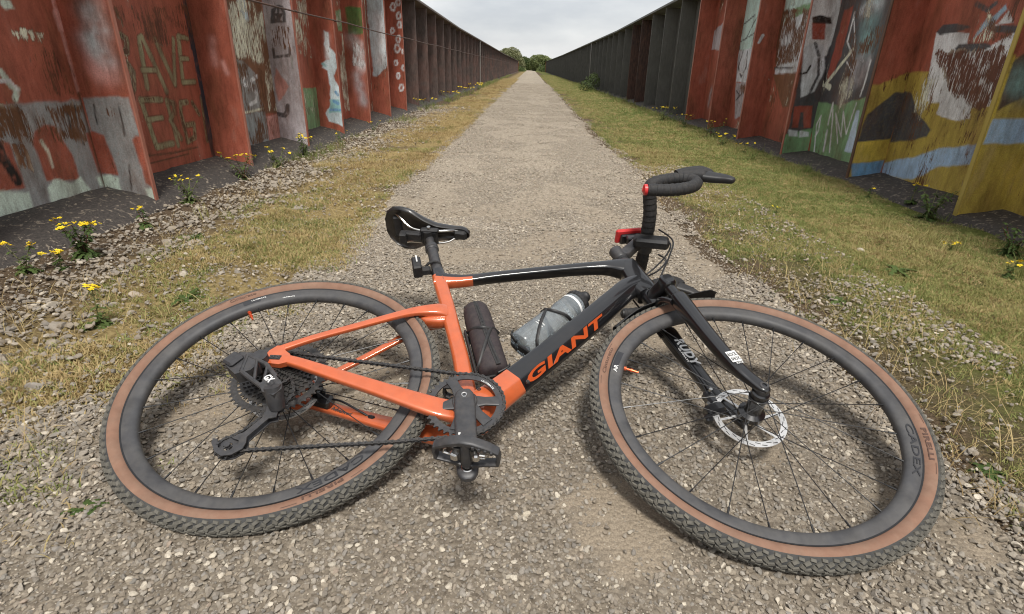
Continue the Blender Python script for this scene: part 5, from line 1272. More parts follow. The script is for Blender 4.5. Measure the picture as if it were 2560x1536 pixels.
for s_ in (-1, 1):
    e0 = Vector((.846, s_ * .221, .541)); mb = MB(); d = Vector((-1, 0, -.06)).normalized()
    mb.tube([e0 - d * .002, e0 + d * .006, e0 + d * .009], [.0150, .0150, .009], 14); mb.tube([e0 + d * .009, e0 + d * .011], .0055, 8)
    mb.build('bar_end_plug', M_red if s_ < 0 else M_plastic, bar)
    # brake hood and lever
    mb = MB()
    loft(mb, smooth_path([(.948, s_ * .199, .664, .018, .016), (.975, s_ * .1995, .672, .020, .022), (1.000, s_ * .2000, .678, .0205, .026), (1.022, s_ * .2005, .680, .020, .029), (1.036, s_ * .201, .678, .015, .026), (1.042, s_ * .201, .672, .011, .020)], 3), e=2.8)
    hood = mb.build('brake_hood', M_matte, bar)
    mb = MB(); loft(mb, smooth_path([(1.026, s_ * .2015, .668, .0125, .022), (1.045, s_ * .2025, .660, .0120, .020), (1.070, s_ * .2050, .650, .0110, .017), (1.086, s_ * .2075, .640, .010, .014), (1.098, s_ * .209, .632, .008, .010), (1.102, s_ * .2095, .629, .004, .005)], 3), e=3.2)
    mb.build('brake_lever', M_plastic, hood)
# bike computer in a red case on the stem
mb = MB(); rc = Matrix.Rotation(math.radians(-13), 3, 'Y')
mb.box((.840, 0, .656), (.084, .048, .013), rc, bev=.005); cmp_o = mb.build('bike_computer', M_red, bike)
mb = MB(); mb.box((.8393, 0, .6632), (.074, .041, .0022), rc, bev=.0009); mb.box((.846, .004, .645), (.066, .034, .012), rc, bev=.004); mb.box((.852, 0, .634), (.045, .026, .022), rc, bev=.004); mb.build('computer_screen', M_black, cmp_o)
# front light slung under the bar
mb = MB(); rl_ = Matrix.Rotation(math.radians(6), 3, 'Y')
mb.box((.895, -.030, .580), (.102, .032, .038), rl_, bev=.007); mb.lathe([(0, .0500), (.011, .0490), (.0125, .044)], 20, 1, 'X', (.897, -.030, .575), closed=False); mb.box((.892, -.030, .608), (.026, .024, .012), rl_, bev=.003)
mb.build('front_light', [M_plastic, M_black], bike)
# hoses
mb = MB()
mb.tube(smooth_path([(.935, -.035, .600), (.950, -.030, .565), (.925, -.024, .510), (.890, -.012, .470), (.868, -.004, .452)], 6), .0025, 8)
mb.tube(smooth_path([(.930, .030, .602), (.945, .020, .560), (.915, .012, .500), (.880, .004, .460)], 6), .0025, 8)
mb.tube(smooth_path([(.915, -.060, .602), (.948, -.058, .55), (.930, -.056, .48), (.905, -.045, .42), (.89, -.02, .39)], 6), .0024, 8)
mb.build('brake_hoses', M_cable, bike)

# ---- bottle cages, bottle and tool case
DTn = Vector((-.769, 0, .639)); DTd = Vector((.639, 0, .769))
b0 = Vector((.531, 0, .151)); b1 = b0 + DTd * .262
Rm = Matrix((DTn, Vector((0, 1, 0)), DTd)).transposed().to_4x4(); Rm.translation = b0
def cage(mat, R0, h1, h2, name='bottle_cage'):
    """local: Z along the bottle, -X towards the tube"""
    mb = MB()
    mb.box((-R0 - .006, 0, .085), (.006, .022, .150), bev=.002)
    mb.box((-R0 * .5, 0, -.004), (R0 * 1.1, .020, .005), bev=.002)
    for s_ in (-1, 1):
        wrap = [(-R0 - .003, s_ * .008, .020), (-R0 * .80, s_ * R0 * .72, .030), (-.004, s_ * (R0 + .0035), h1 * .62), (R0 * .55, s_ * (R0 * .88), h1), (R0 + .0035, s_ * .006, h1 + .006)]
        loft(mb, [(*p, .0022, .0042) for p in smooth_path(wrap, 6)], e=3, n=10, lat=Vector((0, .7, .7)))
        wrap = [(-R0 - .003, s_ * .008, .150), (-R0 * .75, s_ * R0 * .76, .140), (-.002, s_ * (R0 + .0035), h1 * 1.02), (R0 * .55, s_ * (R0 * .88), h1)]
        loft(mb, [(*p, .0022, .0042) for p in smooth_path(wrap, 6)], e=3, n=10, lat=Vector((0, .7, .7)))
        wrap = [(R0 * .2, s_ * .012, -.004), (R0 * .85, s_ * .014, .004), (R0 + .003, s_ * .010, .016)]
        loft(mb, [(*p, .006, .0025) for p in smooth_path(wrap, 5)], e=3, n=10, lat=Vector((0, 1, 0)))
    return mb.build(name, M_plastic, bike, mat)
cage(Rm, .0362, .118, .15)
M_bottle, nt_, bs_ = principled('clear_bottle_plastic')
bs_.inputs['Base Color'].default_value = (.66, .74, .80, 1); bs_.inputs['Roughness'].default_value = .15; bs_.inputs['Transmission Weight'].default_value = .7; bs_.inputs['IOR'].default_value = 1.25
_n = node(nt_, 'ShaderNodeTexNoise', Scale=60.0, Detail=5.0); _t = node(nt_, 'ShaderNodeTexCoord'); nt_.links.new(_t.outputs['Object'], _n.inputs['Vector'])
_r = ramp(nt_, _n.outputs['Fac'], [(.3, (.38, .42, .45)), (.7, (.50, .55, .58))]); nt_.links.new(_r.outputs['Color'], bs_.inputs['Base Color'])
bot = empty('water_bottle', BR @ Rm)
tag(bot, 'clear ribbed water bottle with black cap in the down tube cage', 'bottle')
mb = MB(); mb.lathe([(0, .002), (.026, 0), (.033, .003), (.0360, .010), (.0362, .120), (.0345, .128), (.0315, .134), (.0312, .146), (.0335, .152), (.0350, .160), (.0352, .205), (.0338, .214), (.030, .219), (0, .219)], 56, 0, 'Z', closed=False)
mb.build('bottle_body', M_bottle, bot)
mb = MB(); mb.lathe([(.0352, .196), (.0358, .198), (.0358, .201), (.0352, .203)], 40, 0, 'Z'); mb.build('white_band', M_white, bot)
mb = MB(); mb.lathe([(.0322, .214), (.0352, .215), (.0352, .224), (.0335, .232), (.026, .238), (.016, .241), (.0145, .252), (.016, .256), (.0135, .264), (0, .265)], 40, 0, 'Z', closed=False)
for k in range(24):
    a = 2 * math.pi * k / 24; mb.box((.0350 * math.cos(a), .0350 * math.sin(a), .2205), (.002, .0035, .010), Matrix.Rotation(a, 3, 'Z'))
mb.tube([(0, .02, .24), (.004, .030, .252), (.006, .026, .262)], .003, 6); mb.build('bottle_cap', M_plastic, bot)
mb = MB()
for k, (h0, ln) in enumerate(((.062, .030), (.070, .024))):
    vs = []
    for i in range(9):
        a = math.radians(-118 + 36 * i / 8); vs += [(.0366 * math.cos(a), .0366 * math.sin(a), h0), (.0366 * math.cos(a), .0366 * math.sin(a), h0 + .0018)]
    mb.add(vs, [(2 * i, 2 * i + 1, 2 * i + 3, 2 * i + 2) for i in range(8)])
mb.build('printed_line', M_white, bot, smooth=0)

SD = Vector((-.302, 0, .953)); SN = Vector((.953, 0, .302))
c0 = Vector((.480, 0, .050))
Rc = Matrix((SN, Vector((0, 1, 0)), SD)).transposed().to_4x4(); Rc.translation = c0
cage(Rc, .0350, .125, .15)
tool = empty('tool_case', BR @ Rc)
tag(tool, 'dark brown zipped tool case standing in the seat tube cage', 'tool case')
mb = MB()
secs = [(.0, .022), (.003, .031), (.012, .0352), (.10, .0356), (.118, .0350), (.200, .0345), (.228, .0325), (.240, .0280), (.245, .016)]
rings = []
for h, r in secs:
    rings.append([(r * 1.0 * math.copysign(abs(math.cos(t_)) ** .8, math.cos(t_)), r * math.copysign(abs(math.sin(t_)) ** .8, math.sin(t_)), h) for t_ in np.linspace(0, 2 * math.pi, 40, endpoint=False)])
mb.rings(rings); mb.build('case_body', M_case, tool, smooth=50)
mb = MB(); zp = [(.010, -.0352, .004), (.006, -.0362, .05), (.003, -.0362, .11), (.001, -.0345, .19), (0, -.0318, .228), (0, -.024, .241), (0, 0, .2425)]
zp = smooth_path(zp, 8)
loft(mb, [(*p, .0055, .0010) for p in zp], e=4, n=8, lat=Vector((1, 0, 0)))
mb.build('zip_tape', M_matte, tool)
mb = MB()
for i in range(0, len(zp) - 1):
    for f in (.0, .5):
        p = Vector(zp[i]).lerp(Vector(zp[i + 1]), f); mb.box(p + Vector((0, -.0012 if p.z < .235 else 0, .001 if p.z >= .235 else 0)), (.0034, .0014, .0016))
mb.build('zip_teeth', M_plastic, tool)
mb = MB(); mb.box((-.020, -.012, .236), (.018, .010, .004), Matrix.Rotation(.4, 3, 'Y'), bev=.001); mb.build('zip_pull', M_matte, tool)

# ------------------------------------------------------------------ loose stones, gravel, grass
def stone_material():
    m, nt, b = principled('loose_stone'); L = nt.links
    oi = node(nt, 'ShaderNodeObjectInfo')
    r = ramp(nt, oi.outputs['Random'], [(0, (.120, .112, .104)), (.09, (.205, .165, .120)), (.18, (.150, .142, .132)), (.27, (.255, .212, .158)), (.36, (.190, .180, .165)), (.45, (.30, .250, .188)), (.54, (.165, .140, .112)), (.63, (.33, .300, .262)), (.72, (.24, .20, .152)), (.80, (.40, .345, .270)), (.86, (.21, .20, .19)), (.92, (.44, .395, .32)), (.965, (.64, .58, .48)), (.985, (.52, .46, .36)), (.99, (.30, .22, .17)), (1, (.28, .25, .20))])
    t = node(nt, 'ShaderNodeTexCoord')
    n1 = node(nt, 'ShaderNodeTexNoise', Scale=2.5, Detail=6.0, Roughness=.7); L.new(t.outputs['Object'], n1.inputs['Vector'])
    g = ramp(nt, n1.outputs['Fac'], [(.3, (.7, .69, .67)), (.7, (1.18, 1.17, 1.15))])
    cc = mixc(nt, 1.0, r.outputs['Color'], g.outputs['Color'], 'MULTIPLY')
    cc = mixc(nt, .20, cc, (.36, .325, .275))
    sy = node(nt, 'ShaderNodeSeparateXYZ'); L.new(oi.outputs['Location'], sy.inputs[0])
    far_pale = node(nt, 'ShaderNodeMapRange'); L.new(sy.outputs['Y'], far_pale.inputs['Value'])  # stone colour mixes paler farther along world Y
    for k_, v_ in (('From Min', 1.0), ('From Max', 4.0), ('To Min', 0.05), ('To Max', .34)): far_pale.inputs[k_].default_value = v_
    cc = mixc(nt, far_pale.outputs['Result'], cc, (.52, .445, .345))
    wst = node(nt, 'ShaderNodeMapRange'); L.new(sy.outputs['X'], wst.inputs['Value'])      # sooty ballast by the left wall
    for k_, v_ in (('From Min', -1.75), ('From Max', -1.1), ('To Min', .12), ('To Max', 0.0)): wst.inputs[k_].default_value = v_
    cc = mixc(nt, wst.outputs['Result'], cc, (.085, .072, .060))
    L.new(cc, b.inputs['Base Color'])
    b.inputs['Roughness'].default_value = .9; b.inputs['Specular IOR Level'].default_value = .25
    return m
M_stone = stone_material()

def stone_mesh(seed, sub=2):
    import bmesh
    r = random.Random(seed)
    bm = bmesh.new(); bmesh.ops.create_icosphere(bm, subdivisions=sub, radius=1)
    planes = [(Vector((r.gauss(0, 1), r.gauss(0, 1), r.gauss(0, 1))).normalized(), r.uniform(.42, .78)) for _ in range(8)]
    sc = Vector((r.uniform(.85, 1.35), r.uniform(.7, 1.0), r.uniform(.45, .7)))
    for v in bm.verts:
        for n, d in planes:
            k = v.co.dot(n) - d
            if k > 0: v.co -= n * k
        v.co = Vector((v.co.x * sc.x, v.co.y * sc.y, v.co.z * sc.z)) * (1 + r.uniform(-.03, .03))
    me = bpy.data.meshes.new('stone'); bm.to_mesh(me); bm.free()
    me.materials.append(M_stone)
    return me
STONES = [stone_mesh(100 + i, 2 if i < 6 else 1) for i in range(12)]

def scatter(name, pts, rot, scl, idx, protos, kind='stuff'):
    """one object holding many instances of visible prototype objects"""
    me = bpy.data.meshes.new(name)
    me.vertices.add(len(pts)); me.vertices.foreach_set('co', np.asarray(pts, np.float32).ravel())
    a = me.attributes.new('rot', 'FLOAT_VECTOR', 'POINT'); a.data.foreach_set('vector', np.asarray(rot, np.float32).ravel())
    scl = np.asarray(scl, np.float32)
    if scl.ndim == 1: scl = np.repeat(scl[:, None], 3, 1)
    a = me.attributes.new('scl', 'FLOAT_VECTOR', 'POINT'); a.data.foreach_set('vector', scl.ravel())
    a = me.attributes.new('pick', 'INT', 'POINT'); a.data.foreach_set('value', np.asarray(idx, np.int32))
    o = link(name, me, None)
    ng = bpy.data.node_groups.new(name, 'GeometryNodeTree')
    ng.interface.new_socket('Geometry', in_out='INPUT', socket_type='NodeSocketGeometry')
    ng.interface.new_socket('Geometry', in_out='OUTPUT', socket_type='NodeSocketGeometry')
    gi = ng.nodes.new('NodeGroupInput'); go = ng.nodes.new('NodeGroupOutput')
    iop = ng.nodes.new('GeometryNodeInstanceOnPoints'); iop.inputs['Pick Instance'].default_value = True
    j = ng.nodes.new('GeometryNodeJoinGeometry')
    for p in protos:
        oi = ng.nodes.new('GeometryNodeObjectInfo'); oi.inputs['Object'].default_value = p; oi.inputs['As Instance'].default_value = True
        oi.transform_space = 'ORIGINAL'
        ng.links.new(oi.outputs['Geometry'], j.inputs[0])
    def na(nm, ty):
        n = ng.nodes.new('GeometryNodeInputNamedAttribute'); n.data_type = ty; n.inputs['Name'].default_value = nm
        return n.outputs['Attribute']
    ng.links.new(gi.outputs[0], iop.inputs['Points']); ng.links.new(j.outputs[0], iop.inputs['Instance'])
    ng.links.new(na('pick', 'INT'), iop.inputs['Instance Index'])
    ng.links.new(na('rot', 'FLOAT_VECTOR'), iop.inputs['Rotation'])
    ng.links.new(na('scl', 'FLOAT_VECTOR'), iop.inputs['Scale'])
    ng.links.new(iop.outputs[0], go.inputs[0])
    md = o.modifiers.new('scatter', 'NODES'); md.node_group = ng
    tag(o, kind=kind)
    return o

# larger stones picked out one by one: the left ballast strip, a few on path and right verge
big = []
def put_stone(x, y, s, parent):
    r = random
    o = bpy.data.objects.new('stone', STONES[r.randrange(6)])
    COL.objects.link(o); o.parent = parent
    z = float(gheight(x, y)) + s * .22
    if x < -1.95: z += .02
    o.location = (x, y, z)
    o.rotation_euler = (r.uniform(-.4, .4), r.uniform(-.4, .4), r.uniform(0, 6.28))
    o.scale = (s, s, s)
    big.append(o)
for _ in range(205):
    y = 1.15 + 6.5 * random.random() ** 1.5
    x = random.gauss(-1.68, .20)
    if x < -2.0 or x > -1.15: x = random.uniform(-1.95, -1.35)
    put_stone(x, y, random.choice((.010, .013, .016, .016, .02, .025)) * random.uniform(.8, 1.2) * (1 + .03 * y), ground)
for x, y, s in ((-1.52, 1.62, .034), (-1.63, 1.70, .03), (-1.46, 1.72, .026), (-1.33, 1.66, .024), (-1.58, 1.22, .036), (-1.40, 1.22, .022), (-1.55, 1.02, .030), (-1.36, 2.02, .030), (-1.64, 2.02, .032), (-1.22, 2.05, .028), (-1.56, 2.42, .035),
                (-1.70, 2.30, .034), (-1.30, 2.5, .028), (1.62, 2.6, .024), (1.45, 2.05, .018), (1.30, 1.72, .022), (1.52, 1.43, .02), (1.08, 2.30, .018), (1.0, 2.42, .02), (1.02, 1.05, .02), (1.25, 1.1, .016)):
    put_stone(x, y, s * .8, ground)
for _ in range(72):
    y = .62 + 1.9 * random.random() ** 1.3
    x = random.uniform(-.85, .9)
    put_stone(x, y, random.uniform(.006, .011), path)
protoS = []
seen = set()
for o in big:
    if o.data.name not in seen:
        seen.add(o.data.name); protoS.append(o)
for i in range(6, 12):     # small chips, also lying in view
    o = bpy.data.objects.new('stone', STONES[i]); COL.objects.link(o); o.parent = path
    o.location = (-.5 + .17 * i - 1.0, .9 + .05 * i, float(gheight(0, 1)) + .008); o.scale = (.006,) * 3
    protoS.append(o)

def dens_pts(n, ymin, ymax, pw, xfun):
    y = ymin + (ymax - ymin) * rng.random(n) ** pw
    return xfun(y, n), y

def stone_field(name, n, ymin, ymax, pw, xfun, smin, smax, sp, lift=1.0, small=True):
    x, y = dens_pts(n, ymin, ymax, pw, xfun)
    keep = sandiness(x, y) < (.555 if small else 2)
    keep |= rng.random(n) < .22
    x, y = x[keep], y[keep]; n = len(x)
    s = smin + (smax - smin) * rng.random(n) ** sp * (.55 + .9 * fbm(x, y, 3.0, 2, 33))
    s = s * (1 + .055 * np.clip(y - 2, 0, 20))
    z = gheight(x, y) + .005 + s * (lift + .18 * rng.standard_normal(n)) * .6
    rot = np.stack([rng.normal(0, .35, n), rng.normal(0, .35, n), rng.random(n) * 6.283], 1)
    return scatter(name, np.stack([x, y, z], 1), rot, s, rng.integers(6, 12, n) if small else rng.integers(0, 12, n), protoS)

def x_path(y, n): return path_left(y) - .05 + (path_right(y) - path_left(y) + .12) * rng.random(n)
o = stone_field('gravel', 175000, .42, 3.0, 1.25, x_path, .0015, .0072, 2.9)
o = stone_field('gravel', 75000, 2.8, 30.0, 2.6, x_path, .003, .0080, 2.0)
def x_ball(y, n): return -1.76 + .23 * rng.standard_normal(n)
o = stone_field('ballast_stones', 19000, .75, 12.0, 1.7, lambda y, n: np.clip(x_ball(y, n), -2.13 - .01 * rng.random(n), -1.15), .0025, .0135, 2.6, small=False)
o = stone_field('verge_grit', 26000, .6, 5.0, 1.3, lambda y, n: np.where(rng.random(n) < .6, rng.uniform(.82, 1.5, n), rng.uniform(-1.4, -.75, n)), .002, .009, 3.2)

# ---- grass
def blade_material(name, ramp_stops, loc_scale=1.3):
    m, nt, b = principled(name); L = nt.links
    oi = node(nt, 'ShaderNodeObjectInfo')
    n1 = node(nt, 'ShaderNodeTexNoise', Scale=loc_scale, Detail=3.0); L.new(oi.outputs['Location'], n1.inputs['Vector'])
    ad = node(nt, 'ShaderNodeMath', operation='MULTIPLY_ADD'); L.new(oi.outputs['Random'], ad.inputs[0]); ad.inputs[1].default_value = .45
    sb = node(nt, 'ShaderNodeMath', operation='MULTIPLY_ADD'); L.new(n1.outputs['Fac'], sb.inputs[0]); sb.inputs[1].default_value = 1.5; sb.inputs[2].default_value = -.48
    L.new(sb.outputs[0], ad.inputs[2])
    r = ramp(nt, ad.outputs[0], ramp_stops)
    L.new(r.outputs['Color'], b.inputs['Base Color'])
    b.inputs['Roughness'].default_value = .7; b.inputs['Specular IOR Level'].default_value = .25
    tr = node(nt, 'ShaderNodeBsdfTranslucent'); L.new(r.outputs['Color'], tr.inputs['Color'])
    mx = node(nt, 'ShaderNodeMixShader', Fac=.25)
    L.new(b.outputs[0], mx.inputs[1]); L.new(tr.outputs[0], mx.inputs[2])
    L.new(mx.outputs[0], nt.nodes['Material Output'].inputs['Surface'])
    return m
M_straw = blade_material('straw_blades', [(0, (.20, .135, .060)), (.25, (.36, .26, .12)), (.5, (.52, .40, .20)), (.72, (.42, .34, .15)), (.86, (.24, .23, .08)), (1, (.13, .17, .05))])
M_grass = blade_material('green_blades', [(0, (.46, .385, .19)), (.20, (.39, .345, .14)), (.42, (.28, .29, .10)), (.70, (.195, .24, .07)), (1, (.11, .165, .045))])

def tuft_mesh(seed, n, ln, flat, wid, spread, mat):
    r = random.Random(seed); mb = MB()
    for _ in range(n):
        a = r.uniform(0, 6.283); L_ = ln * r.uniform(.5, 1.15)
        lean = r.uniform(*flat)
        bx, by = r.gauss(0, spread), r.gauss(0, spread)
        d = Vector((math.cos(a), math.sin(a), 0)); sd_ = Vector((-d.y, d.x, 0))
        w = wid * r.uniform(.7, 1.3)
        pts = []; ang = lean * .5; p = Vector((bx, by, 0))
        for k in range(4):
            pts.append(p.copy()); ang2 = lean * (.5 + .75 * k / 3)
            p = p + (d * math.sin(ang2) + Vector((0, 0, 1)) * max(math.cos(ang2), -.15)) * (L_ / 3)
        vs = []
        for k, q in enumerate(pts):
            ww = w * (1, .95, .7, .12)[k]
            vs += [q - sd_ * ww, q + sd_ * ww]
        mb.add(vs, [(0, 1, 3, 2), (2, 3, 5, 4), (4, 5, 7, 6)])
    me = mb.mesh('grass_tuft', 0)
    me.materials.append(mat)
    return me

def tuft_protos(mat, spots, n, ln, flat, wid, spread, seed):
    out = []
    for i, (x, y) in enumerate(spots):
        o = bpy.data.objects.new('grass_tuft', tuft_mesh(seed + i, n, ln, flat, wid, spread, mat))
        COL.objects.link(o); o.parent = ground; o.location = (x, y, float(gheight(x, y)))
        out.append(o)
    return out
straw_p = tuft_protos(M_straw, [(-1.2, 2.2), (-1.1, 1.9), (-1.25, 2.7), (-1.05, 2.4)], 16, .024, (.6, 1.75), .0013, .015, 500)
grass_p = tuft_protos(M_grass, [(1.6, 2.2), (1.8, 2.5), (1.5, 2.8), (1.9, 2.1)], 15, .026, (.5, 1.7), .0013, .015, 600)
long_p = tuft_protos(M_grass, [(2.1, 2.6), (2.0, 3.1), (-1.75, 2.9)], 14, .10, (.1, 1.0), .0016, .02, 700)

def turf(name, n, ymin, ymax, pw, xfun, keepfun, protos, smin, smax, zoff=0):
    y = ymin + (ymax - ymin) * rng.random(n) ** pw
    x = xfun(y, n)
    k = keepfun(x, y)
    x, y = x[k], y[k]; n = len(x)
    s = (smin + (smax - smin) * rng.random(n)) * (1 + .05 * np.clip(y - 3, 0, 25))
    rot = np.stack([rng.normal(0, .2, n), rng.normal(0, .2, n), rng.random(n) * 6.283], 1)
    return scatter(name, np.stack([x, y, gheight(x, y) - .002 + zoff], 1), rot, s, rng.integers(0, len(protos), n), protos)

def keep_l(x, y):
    d = fbm(x, y, 2.6, 4, 61)
    w = np.clip(1 - np.abs(x + 1.13) / .42, 0, 1)
    return rng.random(len(x)) < np.clip((d - .42) * 7, 0, 1) * np.clip(w * 2.2, 0, 1) * np.clip((y - .98) / .35, .04, 1)
turf('dry_moss_grass', 60000, .55, 5.0, 1.35, lambda y, n: rng.uniform(-1.6, -.72, n) - .08 * np.clip(y - 2, 0, 3), keep_l, straw_p + grass_p[:1], .3, 1.25)
turf('dry_moss_grass', 26000, 4.5, 40, 2.0, lambda y, n: rng.uniform(-1.75, -.85, n), lambda x, y: rng.random(len(x)) < np.clip((fbm(x, y, 1.6, 3, 61) - .33) * 4, 0, 1), straw_p, .6, 1.4)
def keep_r(x, y):
    d = fbm(x, y, 2.4, 4, 75)
    w = np.clip((x - 1.0 - .12 * np.clip(2.2 - y, -1, 1)) / .45, 0, 1)
    return rng.random(len(x)) < np.clip((d - .545 + w * .30) * 5, .05, .9)
turf('verge_grass', 80000, .7, 6.0, 1.25, lambda y, n: rng.uniform(.92, 2.5, n), keep_r, grass_p + straw_p[:2], .35, .85)
turf('verge_grass', 42000, 5.5, 60, 2.1, lambda y, n: rng.uniform(.88, 2.5, n), lambda x, y: rng.random(len(x)) < np.clip((fbm(x, y, 1.5, 3, 71) - .34 + .5 * np.clip((x - 1.1) / .5, 0, 1)) * 4, 0, 1), grass_p + straw_p[:2], .5, 1.1)
turf('verge_long_grass', 1500, 1.4, 30, 1.9, lambda y, n: 2.22 + .16 * rng.standard_normal(n), lambda x, y: (x < 2.45) & (fbm(x, y, 2.0, 3, 81) > .5), long_p, .35, .9)
turf('verge_long_grass', 1300, 3.0, 60, 1.9, lambda y, n: -1.95 + .13 * rng.standard_normal(n), lambda x, y: (x > -2.12) & (fbm(x, y, 1.4, 3, 83) > .5), long_p, .35, .8)
turf('verge_grass', 5000, .8, 6.0, 1.3, lambda y, n: rng.uniform(-1.7, -.9, n), lambda x, y: fbm(x, y, 3.0, 3, 91) > .58, grass_p, .5, 1.1)

stalk_p = tuft_protos(M_straw, [(-1.45, 2.0), (1.2, 2.5)], 4, .075, (1.1, 1.75), .0006, .02, 800)
turf('dead_stalks', 2200, .8, 6.0, 1.3, lambda y, n: np.where(rng.random(n) < .55, rng.normal(-1.5, .3, n), rng.normal(1.15, .18, n)), lambda x, y: (x > -2.0) & (np.abs(x) > .85), stalk_p, .6, 1.5)
# ------------------------------------------------------------------ plants
M_leaf = blade_material('weed_leaf', [(0, (.05, .085, .022)), (.5, (.085, .13, .035)), (1, (.13, .16, .05))], 4.0)
M_stemg = simple('weed_stem', (.17, .17, .07), .7, 0, 0, .3, 40)
M_stemr = simple('weed_stem_red', (.13, .05, .035), .7, 0, 0, .3, 40)
M_flower = simple('yellow_petal', (.86, .66, .02), .55, 0, 0, .1, 90)
M_flowerc = simple('flower_centre', (.62, .40, .01), .7, 0, 0, .1, 90)

def leaf(mb, p, d, ln, w, mi=0, lobes=3, droop=.5):
    """lobed leaf ribbon"""
    d = Vector(d).normalized(); up = Vector((0, 0, 1)); s = d.cross(up)
    if s.length < .05: s = Vector((1, 0, 0))
    s.normalize(); q = Vector(p); L_, R_ = [], []
    k = lobes * 2 + 2
    for i in range(k):
        t = i / (k - 1)
        ww = w * (math.sin(math.pi * min(1, t * .92 + .08)) ** .6) * (1 if i % 2 else .45)
        c = q + d * (ln * t) + up * (-droop * ln * t * t)
        L_.append(c - s * ww); R_.append(c + s * ww + up * (.15 * ww))
    vs = [v for ab in zip(L_, R_) for v in ab]
    mb.add(vs, [(2 * i, 2 * i + 1, 2 * i + 3, 2 * i + 2) for i in range(k - 1)], mi)

def flower_mesh(seed, npet=8):
    mb = MB(); r = random.Random(seed)
    for k in range(npet):
        a = 2 * math.pi * k / npet + r.uniform(-.15, .15); d = Vector((math.cos(a), math.sin(a), r.uniform(-.1, .35)))
        s = Vector((-d.y, d.x, 0))
        mb.add([d * .25 - s * .16, d * .25 + s * .16, d * .75 + s * .24, d * 1.0 + s * .08, d * 1.0 - s * .08, d * .75 - s * .24], [(0, 1, 2, 3, 4, 5)], 0)
    mb.lathe([(0, .28), (.2, .25), (.36, .12), (.36, -.05), (0, -.2)], 8, 1, 'Z', closed=False)
    me = mb.mesh('flower_head', 0); me.materials.append(M_flower); me.materials.append(M_flowerc)
    return me
FLOW = [flower_mesh(1), flower_mesh(2, 9)]

def ragwort(x, y, z, h, nst, spread, nfl, label, seed, fs=.0085, red=False, leaves=1.0):
    r = random.Random(seed)
    root = empty('ragwort', Matrix.Translation((x, y, z)))
    tag(root, label, 'plant', 'yellow flowering weeds along the walls')
    st, lf = MB(), MB()
    tips = []
    for i in range(nst):
        a = 6.283 * i / max(nst, 1) + r.uniform(-.5, .5); rad = spread * r.uniform(.3, 1)
        hh = h * r.uniform(.75, 1.05)
        p1 = Vector((math.cos(a) * rad * .3, math.sin(a) * rad * .3, hh * .45)); p2 = Vector((math.cos(a) * rad, math.sin(a) * rad, hh))
        st.tube([(0, 0, -.01), p1, p2], [.0022, .0018, .0012], 5)
        tips.append(p2)
        for j in range(int(20 * leaves)):
            t = r.random(); q = (p1 * (t / .45) if t < .45 else p1.lerp(p2, (t - .45) / .55))
            b = r.uniform(0, 6.283)
            leaf(lf, q, (math.cos(b), math.sin(b), r.uniform(-.1, .6)), h * r.uniform(.16, .34) * (1.15 - t * .6), .0075, 0, 3, r.uniform(.2, .8))
    for j in range(int(30 * leaves)):
        b = r.uniform(0, 6.283)
        leaf(lf, (0, 0, .004), (math.cos(b), math.sin(b), r.uniform(.1, .6)), h * r.uniform(.25, .55), .010, 0, 4, r.uniform(.3, .8))
    st.build('stem', M_stemr if red else M_stemg, root)
    lf.build('foliage', M_leaf, root, smooth=0)
    for i, tp in enumerate(tips):
        m = max(1, int(nfl * 1.35) // max(1, nst)) + (1 if i < nfl % max(1, nst) else 0) if nfl else 0
        for j in range(m):
            o = bpy.data.objects.new('flower_head', FLOW[r.randrange(2)]); COL.objects.link(o); o.parent = root
            o.location = tp + Vector((r.gauss(0, fs * 1.5), r.gauss(0, fs * 1.5), r.uniform(0, fs * 1.2)))
            o.rotation_euler = (r.uniform(-.5, .5), r.uniform(-.5, .5), r.uniform(0, 6))
            s = fs * r.uniform(.75, 1.25); o.scale = (s, s, s)
    return root

